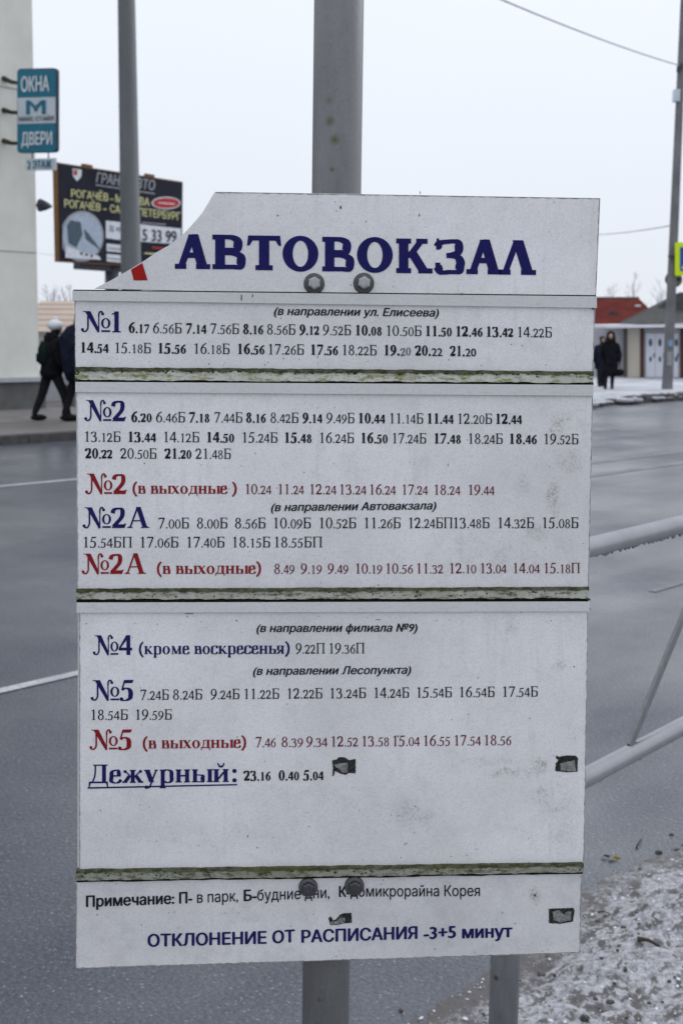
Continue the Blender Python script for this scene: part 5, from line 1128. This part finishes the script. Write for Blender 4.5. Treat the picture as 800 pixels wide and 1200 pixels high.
# low snow covered wall and bench beyond the walkers
w0_ = ground(64, 474, .11); ws, wn = sn(w0_)
lw = thing('low_wall', w0_, 'low pale wall with snow on top beyond the walking pedestrians', 'wall')
bm = bmesh.new(); b_box(bm, rf(ws + 2.0, wn + .9, .11 + .27), D * 3.2, N * .12, up * .28); mkb('wall_body', bm, M['k_grey'], lw)
bm = bmesh.new(); b_loft(bm, [(rf(ws - 1.25 + k * .65, wn + .9, .70 + rnd.uniform(-.02, .03)), N * .2, up * .13) for k in range(11)], 8); mkb('snow_cap', bm, M['snow'], lw, smooth=True)
bn0 = rf(ws + .55, wn - .55, .11)
bc = thing('park_bench', bn0, 'low dark slatted bench in front of the snowy low wall', 'bench')
for k in range(3):
    bm = bmesh.new(); b_box(bm, bn0 + N * (-.14 + .14 * k) + up * .40, D * .75, N * .055, up * .02); mkb('seat_slat', bm, M['k_post'], bc)
for k in (-1, 1):
    bm = bmesh.new(); b_box(bm, bn0 + D * .6 * k + up * .19, D * .03, N * .17, up * .19); mkb('leg', bm, M['plinth'], bc)

# --- bare trees far off
M['bark'] = simple('pale_bare_bark', (0.30, 0.29, 0.31), .9)
def bare_tree(u, base_v, top_v, y, seed, label):
    rnd = random.Random(seed); p0 = at_y(u, base_v, y); H = at_y(u, top_v, y).z - p0.z; p0 = V((p0.x, p0.y, max(p0.z, -.2))); p0.z = 0.0; H = at_y(u, top_v, y).z
    tr = thing('bare_tree', p0, label, 'tree', 'bare trees on the skyline')
    bm = bmesh.new(); b_tube(bm, [p0, p0 + up * H * .35, p0 + V((rnd.uniform(-.1, .1) * 2, 0, H * .7)), p0 + up * H], [.07, .06, .04, .01], 7); mkb('trunk', bm, M['bark'], tr, smooth=True)
    bm = bmesh.new()
    def br(p, d, L, r, lv):
        q_ = p + d * L; b_tube(bm, [p, p + d * L * .5 + V((rnd.uniform(-.1, .1), rnd.uniform(-.1, .1), .08)) * L, q_], [r, r * .75, r * .4], 4, False)
        if lv: 
            for k in range(4):
                f = .4 + .2 * k; nd_ = (d + V((rnd.uniform(-.8, .8), rnd.uniform(-.8, .8), rnd.uniform(.0, .8)))).normalized(); br(p + d * L * min(f, 1), nd_, L * .55, r * .5, lv - 1)
    for k in range(16):
        f = .3 + .68 * rnd.random(); a = rnd.uniform(0, 6.28); d_ = V((math.cos(a) * .8, math.sin(a) * .8, .9)).normalized(); br(p0 + up * H * f, d_, H * .30 * (1.15 - f), .015, 2)
    mkb('crown', bm, M['bark'], tr)
for i, (u, bv, tv, y, lab) in enumerate(((56, 380, 336, 95, 'small bare tree nearest the cream building on the left skyline'), (65, 380, 333, 100, 'bare tree second from the cream building on the left skyline'), (74, 380, 338, 92, 'bare tree third from the cream building on the left skyline'), (83, 380, 334, 98, 'bare tree next to the board edge on the left skyline'),
        (715, 380, 331, 105, 'faint bare tree just right of the chimney on the red roof'), (741, 380, 322, 110, 'tallest faint bare tree above the middle of the red roof'), (770, 380, 327, 105, 'faint bare tree close to the concrete post above the red roof'))):
    bare_tree(u, bv, tv, y, 50 + i, lab)

# ================================================================== PEOPLE
def skin_body(name, nodes, edges, mat, parent, M4):
    me = bpy.data.meshes.new(name); me.from_pydata([tuple(M4 @ V(n[0])) for n in nodes], edges, []); me.materials.append(mat)
    o = bpy.data.objects.new(name, me); COL.objects.link(o); o.parent = parent
    sm = o.modifiers.new('skin', 'SKIN'); sm.use_smooth_shade = True
    for i, n in enumerate(nodes): 
        r = n[1]; me.skin_vertices[0].data[i].radius = (r, r) if not hasattr(r, '__len__') else r
    me.skin_vertices[0].data[0].use_root = True
    ss = o.modifiers.new('sub', 'SUBSURF'); ss.levels = 1; ss.render_levels = 1
    return o
def person(loc, az, H, label, stride, arms, coat, mats, group=None, extra=None, lean=0.0):
    """local frame: x right, y forward, z up; H standing height"""
    rt = thing('person', loc, label, 'person', group)
    k = H / 1.75; rot = Matrix.Rotation(-az, 4, 'Z') @ Matrix.Scale(k, 4)
    ln = lambda z: lean * max(0, z - .9)
    nodes = [((0, 0, .95), .14), ((0, ln(1.15), 1.15), .135), ((0, ln(1.36), 1.36), .14), ((0, ln(1.48), 1.48), .06), ((0, ln(1.55) + .02, 1.56), .075), ((0, ln(1.63) + .02, 1.65), .095), ((0, ln(1.72) + .015, 1.71), .07)]
    edges = [(i, i + 1) for i in range(6)]
    for sx in (-1, 1):
        b0 = len(nodes); f = stride * sx
        nodes += [((sx * .095, f * .15, .86), .10), ((sx * .10, f * .60 + .03, .48), .075), ((sx * .10, f - .02, .09), .052), ((sx * .105, f + .15, .045), .04)]
        edges += [(0, b0), (b0, b0 + 1), (b0 + 1, b0 + 2), (b0 + 2, b0 + 3)]
        a = arms[0 if sx < 0 else 1]; b1 = len(nodes); sh = V((sx * .19, ln(1.38), 1.39))
        el, wr = V(a[0]), V(a[1]); hd = (wr - el).normalized()
        nodes += [(sh, .062), (el, .048), (wr, .032), (wr + hd * .06, .03)]; edges += [(2, b1), (b1, b1 + 1), (b1 + 1, b1 + 2), (b1 + 2, b1 + 3)]
        for j in range(4):
            c_ = V((sx * .0, (j - 1.5) * .02, 0)); bb = len(nodes); L = (.032, .04, .036, .028)[j]
            nodes += [(wr + hd * .085 + c_, .0095), (wr + hd * (.09 + L) + c_ + V((-sx * .008, 0, -.005)), .0085), (wr + hd * (.10 + L * 1.7) + c_ + V((-sx * .022, 0, -.01)), .007)]
            edges += [(b1 + 3, bb), (bb, bb + 1), (bb + 1, bb + 2)]
        bb = len(nodes); nodes += [(wr + hd * .04 + V((0, .035, 0)), .011), (wr + hd * .075 + V((-sx * .01, .05, 0)), .009)]; edges += [(b1 + 3, bb), (bb, bb + 1)]
    body = skin_body('body', nodes, edges, mats['body'], rt, rot)
    def loft(name, secs, mat, parent=rt, n=14):
        bm = bmesh.new(); b_loft(bm, [(rot @ V(c), (rot @ V((rx, 0, 0, 0)).to_4d()).to_3d() if False else (rot.to_3x3() @ V((rx, 0, 0))), rot.to_3x3() @ V((0, ry, 0))) for c, rx, ry in secs], n)
        off = V(rt.location); bmesh.ops.recalc_face_normals(bm, faces=bm.faces); me = bpy.data.meshes.new(name); bm.to_mesh(me); bm.free(); me.materials.append(mat); me.polygons.foreach_set('use_smooth', [True] * len(me.polygons))
        o = bpy.data.objects.new(name, me); COL.objects.link(o); o.parent = parent; return o
    def blob(name, c, rx, ry, rz, mat, parent=rt):
        bm = bmesh.new(); b_ball(bm, (0, 0, 0), rx, ry, rz, 16, 10); bmesh.ops.transform(bm, matrix=rot @ Matrix.Translation(c), verts=bm.verts)
        me = bpy.data.meshes.new(name); bm.to_mesh(me); bm.free(); me.materials.append(mat); me.polygons.foreach_set('use_smooth', [True] * len(me.polygons)); o = bpy.data.objects.new(name, me); COL.objects.link(o); o.parent = parent; return o
    def tube(name, pts, rads, mat, parent=rt):
        bm = bmesh.new(); b_tube(bm, [rot @ V(p) for p in pts], [r * k for r in rads], 12); me = bpy.data.meshes.new(name); bmesh.ops.recalc_face_normals(bm, faces=bm.faces); bm.to_mesh(me); bm.free(); me.materials.append(mat); me.polygons.foreach_set('use_smooth', [True] * len(me.polygons)); o = bpy.data.objects.new(name, me); COL.objects.link(o); o.parent = parent; return o
    ct = loft('coat', [((0, ln(z) + dy, z), rx, ry) for z, rx, ry, dy in coat], mats['coat'])
    for sx in (-1, 1):
        a = arms[0 if sx < 0 else 1]; tube('sleeve', [(sx * .13, ln(1.38), 1.41), (sx * .20, ln(1.36), 1.36), a[0], a[1]], [.07, .085, .07, .055], mats['coat'], ct)
    if extra: extra(rt, loft, blob, tube, ln)
    return rt
SKIN = simple('skin', (0.42, 0.26, 0.20), .5); BLK = simple('black_cloth', (0.010, 0.010, 0.013), .9, var=.5, scale=9, bumpd=.03, spec=.06); NAVY = simple('navy_cloth', (0.013, 0.016, 0.032), .85, var=.5, scale=9, bumpd=.03, spec=.06)
BOOT = simple('black_boots', (0.012, 0.012, 0.013), .5, spec=.04); FUR = simple('white_fluffy_hat', (0.72, 0.73, 0.76), .9, var=.1, scale=30, bumpd=.01); PACK = simple('dark_green_pack', (0.010, 0.020, 0.017), .85, spec=.04); LEG = simple('dark_trousers', (.016, .016, .020), .85, spec=.04)
def face(rt, blob, ln, cov=True):
    f = blob('face', (0, ln(1.63) + .075, 1.635), .058, .05, .085, SKIN)
    blob('nose', (0, ln(1.63) + .128, 1.63), .010, .014, .018, SKIN, f)
    for sx in (-1, 1): blob('eye', (sx * .024, ln(1.63) + .118, 1.655), .010, .007, .006, BLK, f)
    blob('mouth', (0, ln(1.63) + .118, 1.59), .020, .008, .006, simple('lips', (.30, .10, .09)), f)
def shoes(blob, stride):
    for sx in (-1, 1): blob('shoe', (sx * .105, stride * sx + .07, .055), .055, .15, .058, BOOT)
# walker with backpack and white hat
def ex1(rt, loft, blob, tube, ln):
    h = blob('hat', (0, ln(1.66) + .0, 1.705), .135, .145, .10, FUR); blob('bobble', (0, ln(1.8), 1.815), .04, .04, .035, FUR, h)
    loft('hood', [((0, ln(1.4) - .05, 1.40), .17, .12), ((0, ln(1.5) - .06, 1.50), .16, .12), ((0, ln(1.58) - .04, 1.585), .11, .09)], BLK)
    bp = loft('backpack', [((0, ln(1.0) - .15, 1.0), .12, .05), ((0, ln(1.05) - .17, 1.05), .17, .09), ((0, ln(1.3) - .175, 1.30), .165, .09), ((0, ln(1.42) - .16, 1.42), .12, .06)], PACK)
    loft('pocket', [((0, ln(1.06) - .25, 1.06), .09, .03), ((0, ln(1.2) - .26, 1.20), .09, .03)], BLK, bp)
    face(rt, blob, ln); shoes(blob, .29)
g1 = ground(61.5, 493, .11)
person(g1, math.radians(66), 1.60, 'person in black jacket and white fluffy hat with a dark backpack, striding away', .29, [((-.30, -.08, 1.12), (-.30, .08, .90)), ((.28, .05, 1.12), (.26, .22, .92))],
       [(.78, .19, .18, 0), (.86, .225, .205, 0), (1.05, .21, .19, 0), (1.25, .225, .20, 0), (1.40, .21, .18, 0), (1.49, .10, .10, 0)], dict(body=LEG, coat=BLK), 'people on foot', ex1, .10)
# companion mostly hidden by the board
def ex2(rt, loft, blob, tube, ln):
    loft('hood', [((0, ln(1.45) - .02, 1.45), .15, .14), ((0, ln(1.6), 1.60), .15, .15), ((0, ln(1.72), 1.72), .125, .125), ((0, ln(1.79), 1.79), .05, .05)], NAVY); face(rt, blob, ln); shoes(blob, .22)
g2 = ground(95, 494, .11)
person(g2, math.radians(62), 1.86, 'person in bulky dark navy coat, half hidden behind the left edge of the board', .22, [((-.34, -.12, 1.12), (-.33, .0, .88)), ((.32, .05, 1.12), (.30, .2, .92))],
       [(.62, .22, .20, 0), (.80, .28, .25, -.02), (1.05, .29, .28, -.05), (1.28, .29, .29, -.07), (1.44, .22, .22, -.04), (1.52, .10, .10, 0)], dict(body=LEG, coat=NAVY), 'people on foot', ex2, .12)
# woman in long black coat coming towards the camera
HAIR = simple('dark_headscarf', (.014, .012, .013), .9, spec=.04)
def ex3(rt, loft, blob, tube, ln):
    loft('hood', [((0, -.01, 1.42), .17, .15), ((0, -.03, 1.52), .155, .14), ((0, -.045, 1.64), .14, .12), ((0, -.03, 1.74), .12, .11), ((0, -.02, 1.80), .05, .05)], HAIR); face(rt, blob, ln); shoes(blob, .13)
    bg_ = blob('handbag', (-.33, .05, .52), .12, .07, .12, BLK); tube('bag_strap', [(-.33, .05, .62), (-.31, .06, .78), (-.29, .07, .86)], [.012] * 3, BLK, bg_)
g3 = ground(712.5, 456, .11); toC = math.atan2(-g3.x, -g3.y)
person(g3, toC, 1.58, 'person in long black hooded coat walking towards the camera on the far right pavement', .13, [((-.30, .02, 1.08), (-.29, .08, .86)), ((.30, .02, 1.08), (.24, .16, .92))],
       [(.40, .27, .22, 0), (.60, .27, .22, 0), (.90, .245, .20, 0), (1.15, .22, .175, 0), (1.32, .225, .17, 0), (1.43, .16, .13, 0), (1.50, .08, .08, 0)], dict(body=LEG, coat=BLK), 'people on foot', ex3)
def ex4(rt, loft, blob, tube, ln):
    blob('cap', (0, -.01, 1.69), .105, .12, .08, HAIR); face(rt, blob, ln); shoes(blob, .15)
g4 = ground(703, 453, .11)
person(g4, toC - .3, 1.46, 'person in dark jacket and cap just behind the long black coat', .15, [((-.34, .0, 1.12), (-.36, .06, .88)), ((.30, .02, 1.10), (.28, .1, .88))],
       [(.62, .24, .19, 0), (.90, .25, .20, 0), (1.15, .23, .18, 0), (1.34, .225, .17, 0), (1.43, .15, .12, 0), (1.48, .08, .08, 0)], dict(body=LEG, coat=NAVY), 'people on foot', ex4)
